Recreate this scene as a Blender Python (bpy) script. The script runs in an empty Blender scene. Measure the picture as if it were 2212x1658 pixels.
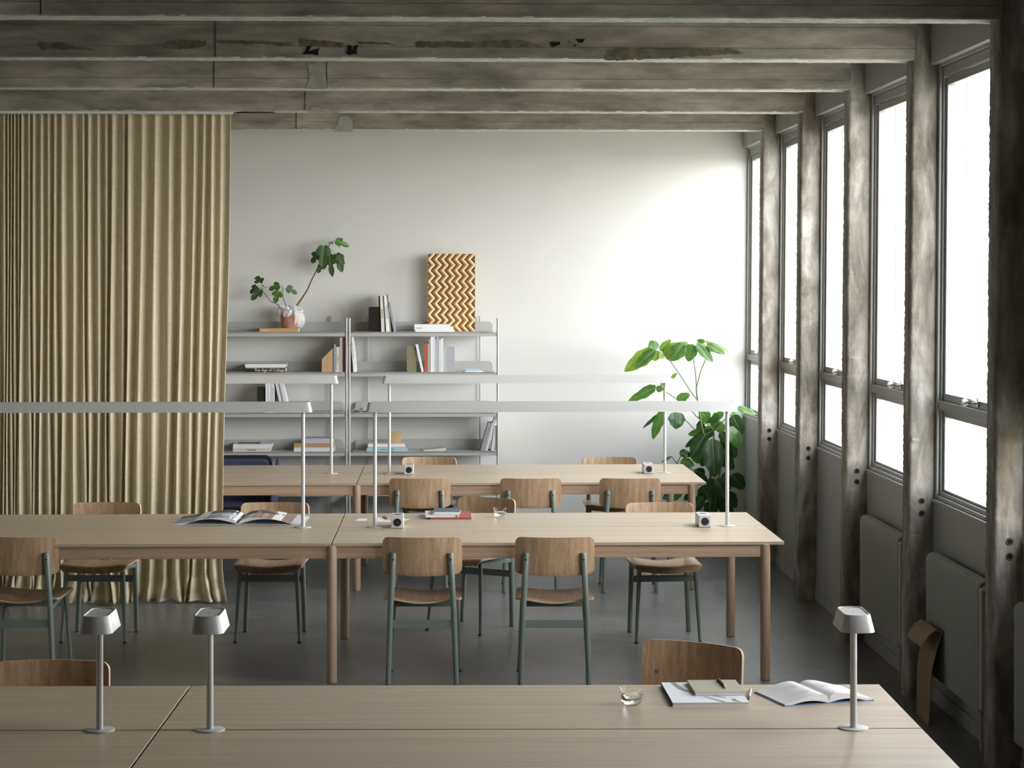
import bpy, math, random
from mathutils import Vector, Matrix, noise
random.seed(7)
SC = bpy.context.scene
COL = SC.collection
PI = math.pi

# ---------------------------------------------------------------- camera, sky, exposure
F, CX, CY, CAMH = 4540.0, 1106.0, 605.0, 2.13
TH = math.atan(146 / 4540)
ST, CT = math.sin(TH), math.cos(TH)
cam = bpy.data.cameras.new('camera'); camo = bpy.data.objects.new('camera', cam); COL.objects.link(camo)
cam.sensor_width = 36.0; cam.sensor_fit = 'HORIZONTAL'
cam.lens = 36.0 * F / 2212.0
cam.shift_x = 0.0
cam.shift_y = -(829 - CY) / 2212.0
cam.clip_start = 0.1; cam.clip_end = 300
camo.location = (0, 0, CAMH); camo.rotation_euler = (PI / 2, 0, -TH)
SC.camera = camo

W = bpy.data.worlds.new('overcast_sky'); SC.world = W; W.use_nodes = True
nt = W.node_tree; nt.nodes.clear()
wo = nt.nodes.new('ShaderNodeOutputWorld'); bg = nt.nodes.new('ShaderNodeBackground')
tc = nt.nodes.new('ShaderNodeTexCoord'); sp = nt.nodes.new('ShaderNodeSeparateXYZ')
rp = nt.nodes.new('ShaderNodeValToRGB')
nt.links.new(tc.outputs['Generated'], sp.inputs[0]); nt.links.new(sp.outputs['Z'], rp.inputs[0])
rp.color_ramp.elements[0].position = 0.02; rp.color_ramp.elements[0].color = (0.97, 0.985, 1.0, 1)      # hazy bright horizon
rp.color_ramp.elements[1].position = 0.9; rp.color_ramp.elements[1].color = (0.34, 0.36, 0.40, 1)
_e = rp.color_ramp.elements.new(0.35); _e.color = (0.66, 0.68, 0.71, 1)
nt.links.new(rp.outputs[0], bg.inputs[0]); bg.inputs[1].default_value = 14.0
nt.links.new(bg.outputs[0], wo.inputs[0])

SC.view_settings.view_transform = 'Standard'; SC.view_settings.look = 'None'
SC.view_settings.exposure = 0.38; SC.view_settings.gamma = 1.0; SC.view_settings.use_curve_mapping = False
SC.cycles.use_denoising = True
SC.cycles.max_bounces = 8; SC.cycles.diffuse_bounces = 5; SC.cycles.glossy_bounces = 3
SC.cycles.transmission_bounces = 6; SC.cycles.transparent_max_bounces = 10
SC.cycles.sample_clamp_indirect = 6.0
SC.cycles.caustics_reflective = False; SC.cycles.caustics_refractive = True

COLY = [3.97, 5.63, 7.29, 8.955, 10.62, 12.30, 13.95, 15.64]      # near face of each concrete frame
FAR = 17.35; CD = 0.16; ZB = 3.25
for i in range(1, len(COLY)):                                # window openings guide the sky light in
    a = COLY[i] + CD; b = COLY[i + 1] if i + 1 < len(COLY) else FAR
    l = bpy.data.lights.new('window_portal', 'AREA'); l.shape = 'RECTANGLE'; l.size = 2.2; l.size_y = b - a
    l.cycles.is_portal = True
    lo = bpy.data.objects.new('window_portal', l); COL.objects.link(lo); lo['kind'] = 'helper'
    lo.location = (2.78, (a + b) / 2, 2.1); lo.rotation_euler = (0, PI / 2, 0)

# ---------------------------------------------------------------- pixel -> place helpers (photograph used as a survey)
def ray(px, py):
    u = (px - CX) / F; v = (CY - py) / F
    return (ST + CT * u, CT - ST * u, v)
def atz(px, py, z):
    r = ray(px, py); t = (z - CAMH) / r[2]; return Vector((r[0] * t, r[1] * t, z))
def aty(px, py, y):
    r = ray(px, py); t = y / r[1]; return Vector((r[0] * t, y, CAMH + r[2] * t))
def cam2room(X, D): return (X * CT + D * ST, -X * ST + D * CT)
def rgb(r, g, b):
    f = lambda c: ((c / 255 + 0.055) / 1.055) ** 2.4 if c > 10 else c / 255 / 12.92
    return (f(r), f(g), f(b), 1)

# ---------------------------------------------------------------- materials
def new_mat(name):
    m = bpy.data.materials.new(name); m.use_nodes = True
    n = m.node_tree; b = n.nodes['Principled BSDF']
    return m, n, b
def setp(b, rough=0.5, metal=0.0, spec=0.5):
    b.inputs['Roughness'].default_value = rough; b.inputs['Metallic'].default_value = metal
    b.inputs['Specular IOR Level'].default_value = spec
def plain(name, c, rough=0.5, metal=0.0, spec=0.5, var=0.0, scale=30.0, bump=0.0, bscale=300.0):
    m, n, b = new_mat(name); setp(b, rough, metal, spec); b.inputs['Base Color'].default_value = c
    if var or bump: tcn = n.nodes.new('ShaderNodeTexCoord')
    if var:
        t = n.nodes.new('ShaderNodeTexNoise'); t.inputs['Scale'].default_value = scale; t.inputs['Detail'].default_value = 4
        n.links.new(tcn.outputs['Object'], t.inputs['Vector'])
        r = n.nodes.new('ShaderNodeValToRGB')
        r.color_ramp.elements[0].position = 0.3; r.color_ramp.elements[1].position = 0.7
        r.color_ramp.elements[0].color = tuple(x * (1 - var) for x in c[:3]) + (1,)
        r.color_ramp.elements[1].color = tuple(min(1, x * (1 + var)) for x in c[:3]) + (1,)
        n.links.new(t.outputs[0], r.inputs[0]); n.links.new(r.outputs[0], b.inputs['Base Color'])
    if bump:
        t2 = n.nodes.new('ShaderNodeTexNoise'); t2.inputs['Scale'].default_value = bscale
        n.links.new(tcn.outputs['Object'], t2.inputs['Vector'])
        bp = n.nodes.new('ShaderNodeBump'); bp.inputs['Strength'].default_value = bump; bp.inputs['Distance'].default_value = 0.002
        n.links.new(t2.outputs[0], bp.inputs['Height']); n.links.new(bp.outputs[0], b.inputs['Normal'])
    return m
def wood(name, c1, c2, axis='X', rough=0.45, fine=1.0, contrast=1.0, spec=0.5, coord='Object'):
    """straight grained veneer: long noise along one axis"""
    m, n, b = new_mat(name); setp(b, rough, 0, spec)
    tcn = n.nodes.new('ShaderNodeTexCoord'); mp = n.nodes.new('ShaderNodeMapping'); oi = n.nodes.new('ShaderNodeObjectInfo')
    mul = n.nodes.new('ShaderNodeVectorMath'); mul.operation = 'SCALE'; mul.inputs[0].default_value = (17.3, 9.1, 23.7)
    n.links.new(oi.outputs['Random'], mul.inputs['Scale']); n.links.new(mul.outputs[0], mp.inputs['Location'])
    n.links.new(tcn.outputs[coord], mp.inputs['Vector'])
    s = {'X': (0.6, 26, 26), 'Y': (26, 0.6, 26), 'Z': (26, 26, 0.9)}[axis]
    mp.inputs['Scale'].default_value = tuple(q * fine for q in s)
    a = n.nodes.new('ShaderNodeTexNoise'); a.inputs['Scale'].default_value = 1.0; a.inputs['Detail'].default_value = 3; a.inputs['Distortion'].default_value = 0.35
    f = n.nodes.new('ShaderNodeTexNoise'); f.inputs['Scale'].default_value = 7.0; f.inputs['Detail'].default_value = 4
    n.links.new(mp.outputs[0], a.inputs['Vector']); n.links.new(mp.outputs[0], f.inputs['Vector'])
    mx = n.nodes.new('ShaderNodeMath'); mx.operation = 'MULTIPLY_ADD'; mx.inputs[1].default_value = 0.45; mx.inputs[2].default_value = 0.0
    ad = n.nodes.new('ShaderNodeMath'); ad.operation = 'MULTIPLY_ADD'; ad.inputs[1].default_value = 0.55
    n.links.new(f.outputs[0], mx.inputs[0]); n.links.new(a.outputs[0], ad.inputs[0]); n.links.new(mx.outputs[0], ad.inputs[2])
    r = n.nodes.new('ShaderNodeValToRGB')
    w = 0.16 / contrast
    r.color_ramp.elements[0].position = 0.5 - w; r.color_ramp.elements[1].position = 0.5 + w
    r.color_ramp.elements[0].color = c1; r.color_ramp.elements[1].color = c2
    n.links.new(ad.outputs[0], r.inputs[0]); n.links.new(r.outputs[0], b.inputs['Base Color'])
    bp = n.nodes.new('ShaderNodeBump'); bp.inputs['Strength'].default_value = 0.12; bp.inputs['Distance'].default_value = 0.001
    n.links.new(f.outputs[0], bp.inputs['Height']); n.links.new(bp.outputs[0], b.inputs['Normal'])
    return m
def concrete(name, dark, mid, light, brown, axis='X', rough=0.85, stretch=4.0, big=1.3):
    m, n, b = new_mat(name); setp(b, rough, 0, 0.3)
    geo = n.nodes.new('ShaderNodeTexCoord'); mp = n.nodes.new('ShaderNodeMapping')
    n.links.new(geo.outputs['Object'], mp.inputs['Vector'])
    s = {'X': (1 / stretch, 1, 1), 'Z': (1, 1, 1 / stretch)}[axis]; mp.inputs['Scale'].default_value = s
    def nz(sc, det, dist=0.0, src=mp.outputs[0], rg=0.6):
        t = n.nodes.new('ShaderNodeTexNoise'); t.inputs['Scale'].default_value = sc; t.inputs['Detail'].default_value = det
        t.inputs['Distortion'].default_value = dist; t.inputs['Roughness'].default_value = rg
        n.links.new(src, t.inputs['Vector']); return t
    a = nz(big * 2.2, 7, 0.6, rg=0.65); c2 = nz(big * 1.1, 5, 1.2); fi = nz(60, 4, 0, geo.outputs['Object']); st = nz(14, 5, 0.2)
    r = n.nodes.new('ShaderNodeValToRGB'); e = r.color_ramp.elements
    e[0].position = 0.33; e[0].color = dark; e[1].position = 0.68; e[1].color = light
    k = e.new(0.5); k.color = mid
    n.links.new(a.outputs[0], r.inputs[0])
    r2 = n.nodes.new('ShaderNodeValToRGB'); r2.color_ramp.elements[0].position = 0.53; r2.color_ramp.elements[1].position = 0.68
    n.links.new(c2.outputs[0], r2.inputs[0])
    m1 = n.nodes.new('ShaderNodeMix'); m1.data_type = 'RGBA'; m1.inputs['B'].default_value = brown
    mf = n.nodes.new('ShaderNodeMath'); mf.operation = 'MULTIPLY'; mf.inputs[1].default_value = 0.75
    n.links.new(r2.outputs[0], mf.inputs[0]); n.links.new(mf.outputs[0], m1.inputs['Factor']); n.links.new(r.outputs[0], m1.inputs['A'])
    m2 = n.nodes.new('ShaderNodeMix'); m2.data_type = 'RGBA'; m2.blend_type = 'OVERLAY'; m2.inputs['Factor'].default_value = 0.75
    r3 = n.nodes.new('ShaderNodeValToRGB'); r3.color_ramp.elements[0].position = 0.3; r3.color_ramp.elements[1].position = 0.7
    r3.color_ramp.elements[0].color = (0.28, 0.28, 0.28, 1); r3.color_ramp.elements[1].color = (0.72, 0.72, 0.72, 1)
    n.links.new(st.outputs[0], r3.inputs[0])
    n.links.new(m1.outputs['Result'], m2.inputs['A']); n.links.new(r3.outputs[0], m2.inputs['B'])
    n.links.new(m2.outputs['Result'], b.inputs['Base Color'])
    ad = n.nodes.new('ShaderNodeMath'); ad.operation = 'ADD'
    n.links.new(st.outputs[0], ad.inputs[0]); n.links.new(fi.outputs[0], ad.inputs[1])
    bp = n.nodes.new('ShaderNodeBump'); bp.inputs['Strength'].default_value = 0.6; bp.inputs['Distance'].default_value = 0.0035
    n.links.new(ad.outputs[0], bp.inputs['Height']); n.links.new(bp.outputs[0], b.inputs['Normal'])
    return m
M = {}
M['beam'] = concrete('board_marked_concrete', (0.24, 0.215, 0.18, 1), (0.37, 0.335, 0.29, 1), (0.50, 0.46, 0.405, 1), (0.25, 0.21, 0.165, 1), 'X')
M['beam_bottom'] = plain('pale_cement_wash', (0.50, 0.51, 0.46, 1), 0.9, var=0.25, scale=18, bump=0.6, bscale=60)  # beam undersides: a paler, mottled grey than the beam faces
M['column'] = concrete('weathered_concrete', (0.12, 0.105, 0.085, 1), (0.29, 0.265, 0.225, 1), (0.50, 0.48, 0.44, 1), (0.19, 0.15, 0.105, 1), 'Z', 0.7, 3.0, 2.6)
M['patch_light'] = plain('grey_plaster_patch', (0.40, 0.385, 0.345, 1), 0.9, var=0.15, scale=20)
M['stain_dark'] = plain('brown_damp_stain', (0.17, 0.145, 0.105, 1), 0.95, var=0.3, scale=25)
M['void'] = plain('dark_hole', (0.01, 0.01, 0.009, 1), 1.0)
M['wall'] = plain('white_wall_paint', (0.68, 0.675, 0.645, 1), 0.75, spec=0.3, var=0.012, scale=3, bump=0.08, bscale=120)
M['ceiling'] = plain('ceiling_concrete', (0.2, 0.19, 0.17, 1), 0.9, var=0.2, scale=4)
M['frame'] = plain('grey_window_paint', (0.36, 0.365, 0.345, 1), 0.38, spec=0.5)
M['panel'] = plain('grey_wall_panel_paint', (0.36, 0.365, 0.355, 1), 0.42, var=0.03, scale=5)
M['outer_frame'] = plain('white_outer_sash_paint', (0.85, 0.86, 0.84, 1), 0.5)
M['white_metal'] = plain('pale_grey_lamp_lacquer', (0.55, 0.55, 0.53, 1), 0.42, spec=0.5, bump=0.05, bscale=900)
M['lamp_inset'] = plain('lamp_top_inset', (0.52, 0.51, 0.48, 1), 0.55)
M['shelf'] = plain('warm_grey_shelf_lacquer', (0.44, 0.44, 0.42, 1), 0.42)
M['upright'] = plain('grey_steel_rod_lacquer', (0.46, 0.46, 0.44, 1), 0.35)
M['radiator'] = plain('grey_radiator_enamel', (0.42, 0.425, 0.395, 1), 0.35)
M['green'] = plain('dusty_green_lacquer', (0.185, 0.225, 0.19, 1), 0.36, spec=0.5)
M['black_rubber'] = plain('black_rubber', (0.02, 0.02, 0.02, 1), 0.6)
M['steel'] = plain('brushed_steel', (0.55, 0.55, 0.55, 1), 0.25, 1.0)
M['rust'] = plain('rusty_sleeve', (0.11, 0.06, 0.04, 1), 0.7, 0.2, var=0.4, scale=80)
M['knob'] = plain('white_porcelain', (0.85, 0.85, 0.85, 1), 0.12)
M['oak_top'] = wood('pale_oak_tabletop', (0.42, 0.325, 0.225, 1), (0.54, 0.445, 0.325, 1), 'X', 0.36, 1.0, 1.2, 0.5)
M['oak_apron'] = wood('oak_apron_wood', (0.36, 0.235, 0.145, 1), (0.52, 0.37, 0.25, 1), 'X', 0.5, 1.6, 1.1)
M['oak_leg'] = wood('oak_leg_wood', (0.36, 0.24, 0.15, 1), (0.52, 0.38, 0.26, 1), 'Z', 0.5, 1.4, 1.0)
M['veneer'] = wood('oak_veneer_shell', (0.36, 0.225, 0.12, 1), (0.56, 0.39, 0.235, 1), 'Z', 0.38, 1.8, 1.25)
M['veneer_y'] = wood('oak_veneer_seat', (0.36, 0.225, 0.12, 1), (0.56, 0.39, 0.235, 1), 'Y', 0.38, 1.8, 1.25)
M['veneer_edge'] = plain('pale_veneer_edge', (0.62, 0.44, 0.28, 1), 0.5)
M['light_wood'] = wood('light_wood_block', (0.46, 0.30, 0.14, 1), (0.60, 0.42, 0.22, 1), 'Z', 0.5, 1.2)
M['art_light'] = wood('maple_inlay', (0.72, 0.53, 0.27, 1), (0.85, 0.68, 0.42, 1), 'Z', 0.45, 1.0)
M['art_brown'] = wood('cherry_inlay', (0.30, 0.125, 0.04, 1), (0.46, 0.20, 0.07, 1), 'Z', 0.45, 1.0)
M['art_dark'] = wood('walnut_inlay', (0.15, 0.07, 0.03, 1), (0.24, 0.12, 0.05, 1), 'Z', 0.45, 1.0)
M['card'] = plain('brown_cardboard', (0.33, 0.235, 0.135, 1), 0.85, var=0.08, scale=12)
M['navy'] = plain('navy_wool', (0.045, 0.05, 0.10, 1), 0.9, bump=0.4, bscale=500)
M['black_shell'] = plain('black_shell_lacquer', (0.012, 0.012, 0.013, 1), 0.4)
M['paper'] = plain('white_paper', (0.80, 0.80, 0.77, 1), 0.7)
M['paper_warm'] = plain('cream_page_edges', (0.66, 0.62, 0.50, 1), 0.8)
M['ink'] = plain('dark_ink', (0.03, 0.03, 0.03, 1), 0.6)
M['graph_grey'] = plain('grey_print', (0.28, 0.28, 0.24, 1), 0.6)
M['alu'] = plain('silver_white_casing', (0.62, 0.63, 0.63, 1), 0.38, 0.25, bump=0.1, bscale=1500)
M['socket'] = plain('black_socket_plastic', (0.012, 0.012, 0.014, 1), 0.35)
M['stem'] = plain('green_stem', (0.10, 0.17, 0.04, 1), 0.5)
M['bark'] = plain('brown_bark', (0.085, 0.06, 0.035, 1), 0.8, var=0.3, scale=60)
M['stake'] = plain('yellow_cane', (0.50, 0.36, 0.10, 1), 0.6)
M['soil'] = plain('dark_soil', (0.03, 0.02, 0.014, 1), 1.0)
M['clay'] = plain('pink_paper_pot', (0.50, 0.235, 0.19, 1), 0.7, var=0.25, scale=25, bump=0.5, bscale=60)
M['pot_dark'] = plain('charcoal_pot', (0.05, 0.05, 0.05, 1), 0.6)
M['pencil'] = plain('dark_brown_pencil', (0.11, 0.055, 0.03, 1), 0.5)
M['pen_grey'] = plain('grey_pen_barrel', (0.25, 0.26, 0.25, 1), 0.3, 0.3)
M['tray'] = plain('dark_cable_tray', (0.10, 0.075, 0.05, 1), 0.7)  # dark brown tray below the gap between the tabletop panels

def floor_mat():
    m, n, b = new_mat('polished_concrete_floor'); setp(b, 0.34, 0, 0.5)
    g = n.nodes.new('ShaderNodeTexCoord')
    def nz(sc, det, dist):
        t = n.nodes.new('ShaderNodeTexNoise'); t.inputs['Scale'].default_value = sc; t.inputs['Detail'].default_value = det; t.inputs['Distortion'].default_value = dist
        n.links.new(g.outputs['Object'], t.inputs['Vector']); return t
    a, f, sp2 = nz(0.9, 7, 0.8), nz(7, 8, 0.3), nz(260, 3, 0)
    r = n.nodes.new('ShaderNodeValToRGB'); e = r.color_ramp.elements
    e[0].position = 0.32; e[0].color = (0.120, 0.118, 0.112, 1); e[1].position = 0.7; e[1].color = (0.178, 0.176, 0.168, 1)
    n.links.new(a.outputs[0], r.inputs[0])
    mx = n.nodes.new('ShaderNodeMix'); mx.data_type = 'RGBA'; mx.blend_type = 'OVERLAY'; mx.inputs['Factor'].default_value = 0.30
    n.links.new(r.outputs[0], mx.inputs['A']); n.links.new(f.outputs[0], mx.inputs['B'])
    m2 = n.nodes.new('ShaderNodeMix'); m2.data_type = 'RGBA'; m2.blend_type = 'OVERLAY'; m2.inputs['Factor'].default_value = 0.35
    n.links.new(mx.outputs['Result'], m2.inputs['A']); n.links.new(sp2.outputs[0], m2.inputs['B'])
    n.links.new(m2.outputs['Result'], b.inputs['Base Color'])
    rr = n.nodes.new('ShaderNodeMapRange'); rr.inputs['To Min'].default_value = 0.24; rr.inputs['To Max'].default_value = 0.46
    n.links.new(f.outputs[0], rr.inputs['Value']); n.links.new(rr.outputs[0], b.inputs['Roughness'])
    bp = n.nodes.new('ShaderNodeBump'); bp.inputs['Strength'].default_value = 0.08; bp.inputs['Distance'].default_value = 0.003
    n.links.new(f.outputs[0], bp.inputs['Height']); n.links.new(bp.outputs[0], b.inputs['Normal'])
    return m
M['floor'] = floor_mat()
def cloth_mat():
    m, n, b = new_mat('sand_linen_cloth'); setp(b, 0.85, 0, 0.2)
    g = n.nodes.new('ShaderNodeTexCoord')
    def nz(scv, s=1):
        mp = n.nodes.new('ShaderNodeMapping'); mp.inputs['Scale'].default_value = scv; n.links.new(g.outputs['Object'], mp.inputs['Vector'])
        t = n.nodes.new('ShaderNodeTexNoise'); t.inputs['Scale'].default_value = s; t.inputs['Detail'].default_value = 3
        n.links.new(mp.outputs[0], t.inputs['Vector']); return t
    a, c = nz((350, 60, 8)), nz((14, 14, 260))
    ad = n.nodes.new('ShaderNodeMath'); ad.operation = 'ADD'; n.links.new(a.outputs[0], ad.inputs[0]); n.links.new(c.outputs[0], ad.inputs[1])
    dv = n.nodes.new('ShaderNodeMath'); dv.operation = 'MULTIPLY'; dv.inputs[1].default_value = 0.5; n.links.new(ad.outputs[0], dv.inputs[0])
    r = n.nodes.new('ShaderNodeValToRGB'); e = r.color_ramp.elements
    e[0].position = 0.35; e[0].color = (0.68, 0.59, 0.40, 1); e[1].position = 0.65; e[1].color = (0.86, 0.78, 0.58, 1)
    n.links.new(dv.outputs[0], r.inputs[0]); n.links.new(r.outputs[0], b.inputs['Base Color'])
    tr = n.nodes.new('ShaderNodeBsdfTranslucent'); n.links.new(r.outputs[0], tr.inputs[0])
    mx = n.nodes.new('ShaderNodeMixShader'); mx.inputs[0].default_value = 0.12
    out = n.nodes['Material Output']
    n.links.new(b.outputs[0], mx.inputs[1]); n.links.new(tr.outputs[0], mx.inputs[2]); n.links.new(mx.outputs[0], out.inputs[0])
    return m
M['linen'] = cloth_mat()
def pane_mat(name='window_glass', tint=(1, 1, 1, 1), refl=0.06):
    m = bpy.data.materials.new(name); m.use_nodes = True; n = m.node_tree; n.nodes.clear()
    o = n.nodes.new('ShaderNodeOutputMaterial'); t = n.nodes.new('ShaderNodeBsdfTransparent'); t.inputs[0].default_value = tint
    g = n.nodes.new('ShaderNodeBsdfGlossy'); g.inputs['Roughness'].default_value = 0.02
    fr = n.nodes.new('ShaderNodeFresnel'); fr.inputs[0].default_value = 1.25
    ge = n.nodes.new('ShaderNodeNewGeometry'); sb = n.nodes.new('ShaderNodeMath'); sb.operation = 'SUBTRACT'; sb.inputs[0].default_value = 1.0
    ml = n.nodes.new('ShaderNodeMath'); ml.operation = 'MULTIPLY'
    n.links.new(ge.outputs['Backfacing'], sb.inputs[1]); n.links.new(sb.outputs[0], ml.inputs[0]); n.links.new(fr.outputs[0], ml.inputs[1])
    mx = n.nodes.new('ShaderNodeMixShader'); n.links.new(ml.outputs[0], mx.inputs[0])
    n.links.new(t.outputs[0], mx.inputs[1]); n.links.new(g.outputs[0], mx.inputs[2]); n.links.new(mx.outputs[0], o.inputs[0])
    return m
M['glass'] = pane_mat()
def film_mat():
    m = bpy.data.materials.new('clear_plastic_film'); m.use_nodes = True; n = m.node_tree; n.nodes.clear()
    o = n.nodes.new('ShaderNodeOutputMaterial'); t = n.nodes.new('ShaderNodeBsdfTransparent'); t.inputs[0].default_value = (0.95, 0.95, 0.95, 1)
    b = n.nodes.new('ShaderNodeBsdfPrincipled'); b.inputs['Base Color'].default_value = (0.85, 0.85, 0.84, 1); b.inputs['Roughness'].default_value = 0.18
    mx = n.nodes.new('ShaderNodeMixShader'); mx.inputs[0].default_value = 0.5
    n.links.new(t.outputs[0], mx.inputs[1]); n.links.new(b.outputs[0], mx.inputs[2]); n.links.new(mx.outputs[0], o.inputs[0])
    return m
M['film'] = film_mat()
def drink_glass(name, ior):
    m, n, b = new_mat(name); setp(b, 0.0); b.inputs['Transmission Weight'].default_value = 1.0; b.inputs['IOR'].default_value = ior
    b.inputs['Base Color'].default_value = (0.98, 0.99, 0.99, 1)
    return m
M['tumbler'] = pane_mat('clear_tumbler_glass'); M['water'] = drink_glass('clear_water', 1.33)
def leaf_mat(name, c, c2, rough=0.35, trans=0.25):
    m, n, b = new_mat(name); setp(b, rough, 0, 0.5)
    g = n.nodes.new('ShaderNodeTexCoord'); t = n.nodes.new('ShaderNodeTexNoise'); t.inputs['Scale'].default_value = 14; n.links.new(g.outputs['Object'], t.inputs['Vector'])
    r = n.nodes.new('ShaderNodeValToRGB'); r.color_ramp.elements[0].position = 0.35; r.color_ramp.elements[1].position = 0.65
    r.color_ramp.elements[0].color = c; r.color_ramp.elements[1].color = c2
    n.links.new(t.outputs[0], r.inputs[0]); n.links.new(r.outputs[0], b.inputs['Base Color'])
    tr = n.nodes.new('ShaderNodeBsdfTranslucent'); hs = n.nodes.new('ShaderNodeHueSaturation'); hs.inputs['Value'].default_value = 1.8; hs.inputs['Saturation'].default_value = 1.1
    n.links.new(r.outputs[0], hs.inputs['Color']); n.links.new(hs.outputs[0], tr.inputs[0])
    mx = n.nodes.new('ShaderNodeMixShader'); mx.inputs[0].default_value = trans
    out = n.nodes['Material Output']
    n.links.new(b.outputs[0], mx.inputs[1]); n.links.new(tr.outputs[0], mx.inputs[2]); n.links.new(mx.outputs[0], out.inputs[0])
    return m
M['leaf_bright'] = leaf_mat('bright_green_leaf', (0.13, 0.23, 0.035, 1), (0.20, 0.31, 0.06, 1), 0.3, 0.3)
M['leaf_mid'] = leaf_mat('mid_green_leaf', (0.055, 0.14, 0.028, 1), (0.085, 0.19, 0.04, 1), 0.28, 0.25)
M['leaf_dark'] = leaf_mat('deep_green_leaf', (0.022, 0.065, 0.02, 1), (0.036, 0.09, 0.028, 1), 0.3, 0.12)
M['leaf_fig'] = leaf_mat('fig_green_leaf', (0.03, 0.07, 0.02, 1), (0.045, 0.10, 0.028, 1), 0.5, 0.15)
M['leaf_vein'] = plain('pale_leaf_vein', (0.22, 0.32, 0.09, 1), 0.5)
_cc = {}
def cm(r, g, b, rough=0.55):
    k = (r, g, b, rough)
    if k not in _cc: _cc[k] = plain('cover_%d_%d_%d' % (r, g, b), rgb(r, g, b), rough)
    return _cc[k]

# ---------------------------------------------------------------- mesh builder
class MB:
    def __init__(s): s.v = []; s.f = []; s.m = []
    def add(s, vs, fs, mi=0):
        o = len(s.v); s.v += [tuple(p) for p in vs]; s.f += [tuple(i + o for i in f) for f in fs]; s.m += [mi] * len(fs); return s
    def box(s, x0, x1, y0, y1, z0, z1, mi=0):
        v = [(x0, y0, z0), (x1, y0, z0), (x1, y1, z0), (x0, y1, z0), (x0, y0, z1), (x1, y0, z1), (x1, y1, z1), (x0, y1, z1)]
        return s.add(v, [(0, 3, 2, 1), (4, 5, 6, 7), (0, 1, 5, 4), (1, 2, 6, 5), (2, 3, 7, 6), (3, 0, 4, 7)], mi)
    def path(s, pts, rad, n=14, mi=0, caps=True):
        pts = [Vector(p) for p in pts]; rad = rad if isinstance(rad, (list, tuple)) else [rad] * len(pts)
        ref = Vector((0, 0, 1)); d0 = (pts[-1] - pts[0]).normalized()
        if abs(d0.z) > 0.9: ref = Vector((0, 1, 0))
        vs = []
        for i, p in enumerate(pts):
            d = (pts[min(i + 1, len(pts) - 1)] - pts[max(i - 1, 0)]).normalized()
            a = d.cross(ref).normalized(); b = d.cross(a).normalized()
            for k in range(n):
                t = 2 * PI * k / n; vs.append(p + (a * math.cos(t) + b * math.sin(t)) * rad[i])
        fs = []
        for i in range(len(pts) - 1):
            for k in range(n):
                fs.append((i * n + k, i * n + (k + 1) % n, (i + 1) * n + (k + 1) % n, (i + 1) * n + k))
        if caps: fs += [tuple(range(n))[::-1], tuple(range((len(pts) - 1) * n, len(pts) * n))]
        return s.add(vs, fs, mi)
    def tube(s, a, b, r0, r1=None, n=14, mi=0): return s.path([a, b], [r0, r0 if r1 is None else r1], n, mi)
    def lathe(s, prof, n=32, c=(0, 0, 0), mi=0, closed=False):
        vs = []; fs = []
        for r, z in prof:
            for k in range(n):
                t = 2 * PI * k / n; vs.append((c[0] + max(r, 1e-5) * math.cos(t), c[1] + max(r, 1e-5) * math.sin(t), c[2] + z))
        L = len(prof)
        for i in range(L - 1 + (1 if closed else 0)):
            j = (i + 1) % L
            for k in range(n): fs.append((i * n + k, i * n + (k + 1) % n, j * n + (k + 1) % n, j * n + k))
        if not closed: fs += [tuple(range(n))[::-1], tuple(range((L - 1) * n, L * n))]
        return s.add(vs, fs, mi)
    def prism(s, poly, to3, d0, d1, mi=0):
        """poly: 2-D points; to3(u, v, d) -> 3-D point"""
        n = len(poly); vs = [to3(u, v, d0) for u, v in poly] + [to3(u, v, d1) for u, v in poly]
        fs = [tuple(range(n))[::-1], tuple(range(n, 2 * n))] + [(i, (i + 1) % n, n + (i + 1) % n, n + i) for i in range(n)]
        return s.add(vs, fs, mi)
    def shell(s, fn, nu, nv, th, mi=0, me=None):
        """fn(u,v)->(point, normal); sheet with thickness th along the normal"""
        me = mi if me is None else me
        top = []; bot = []
        for j in range(nv + 1):
            for i in range(nu + 1):
                p, nn = fn(i / nu, j / nv); p = Vector(p); nn = Vector(nn)
                top.append(p + nn * th / 2); bot.append(p - nn * th / 2)
        N = nu + 1; o = len(top); fs = []; idx = lambda i, j: j * N + i
        for j in range(nv):
            for i in range(nu):
                fs.append((idx(i, j), idx(i + 1, j), idx(i + 1, j + 1), idx(i, j + 1)))
                fs.append((o + idx(i, j), o + idx(i, j + 1), o + idx(i + 1, j + 1), o + idx(i + 1, j)))
        s.add(top + bot, fs, mi)
        base = len(s.v) - 2 * o; ring = [idx(i, 0) for i in range(nu + 1)] + [idx(nu, j) for j in range(1, nv + 1)] + [idx(i, nv) for i in range(nu - 1, -1, -1)] + [idx(0, j) for j in range(nv - 1, 0, -1)]
        ef = []
        for k in range(len(ring)):
            a, b = ring[k], ring[(k + 1) % len(ring)]; ef.append((base + a, base + o + a, base + o + b, base + b))
        s.f += ef; s.m += [me] * len(ef); return s
    def build(s, name, mats, parent=None, smooth=35, bevel=0, seg=2):
        me = bpy.data.meshes.new(name); me.from_pydata(s.v, [], s.f)
        mats = mats if isinstance(mats, (list, tuple)) else [mats]
        for m in mats: me.materials.append(m)
        me.polygons.foreach_set('material_index', s.m)
        me.update()
        if smooth:
            me.polygons.foreach_set('use_smooth', [True] * len(me.polygons)); me.set_sharp_from_angle(angle=math.radians(smooth))
        o = bpy.data.objects.new(name, me); COL.objects.link(o)
        if parent is not None: o.parent = parent
        if bevel:
            b = o.modifiers.new('bevel', 'BEVEL'); b.width = bevel; b.segments = seg; b.limit_method = 'ANGLE'; b.angle_limit = math.radians(40)
        return o
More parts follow.
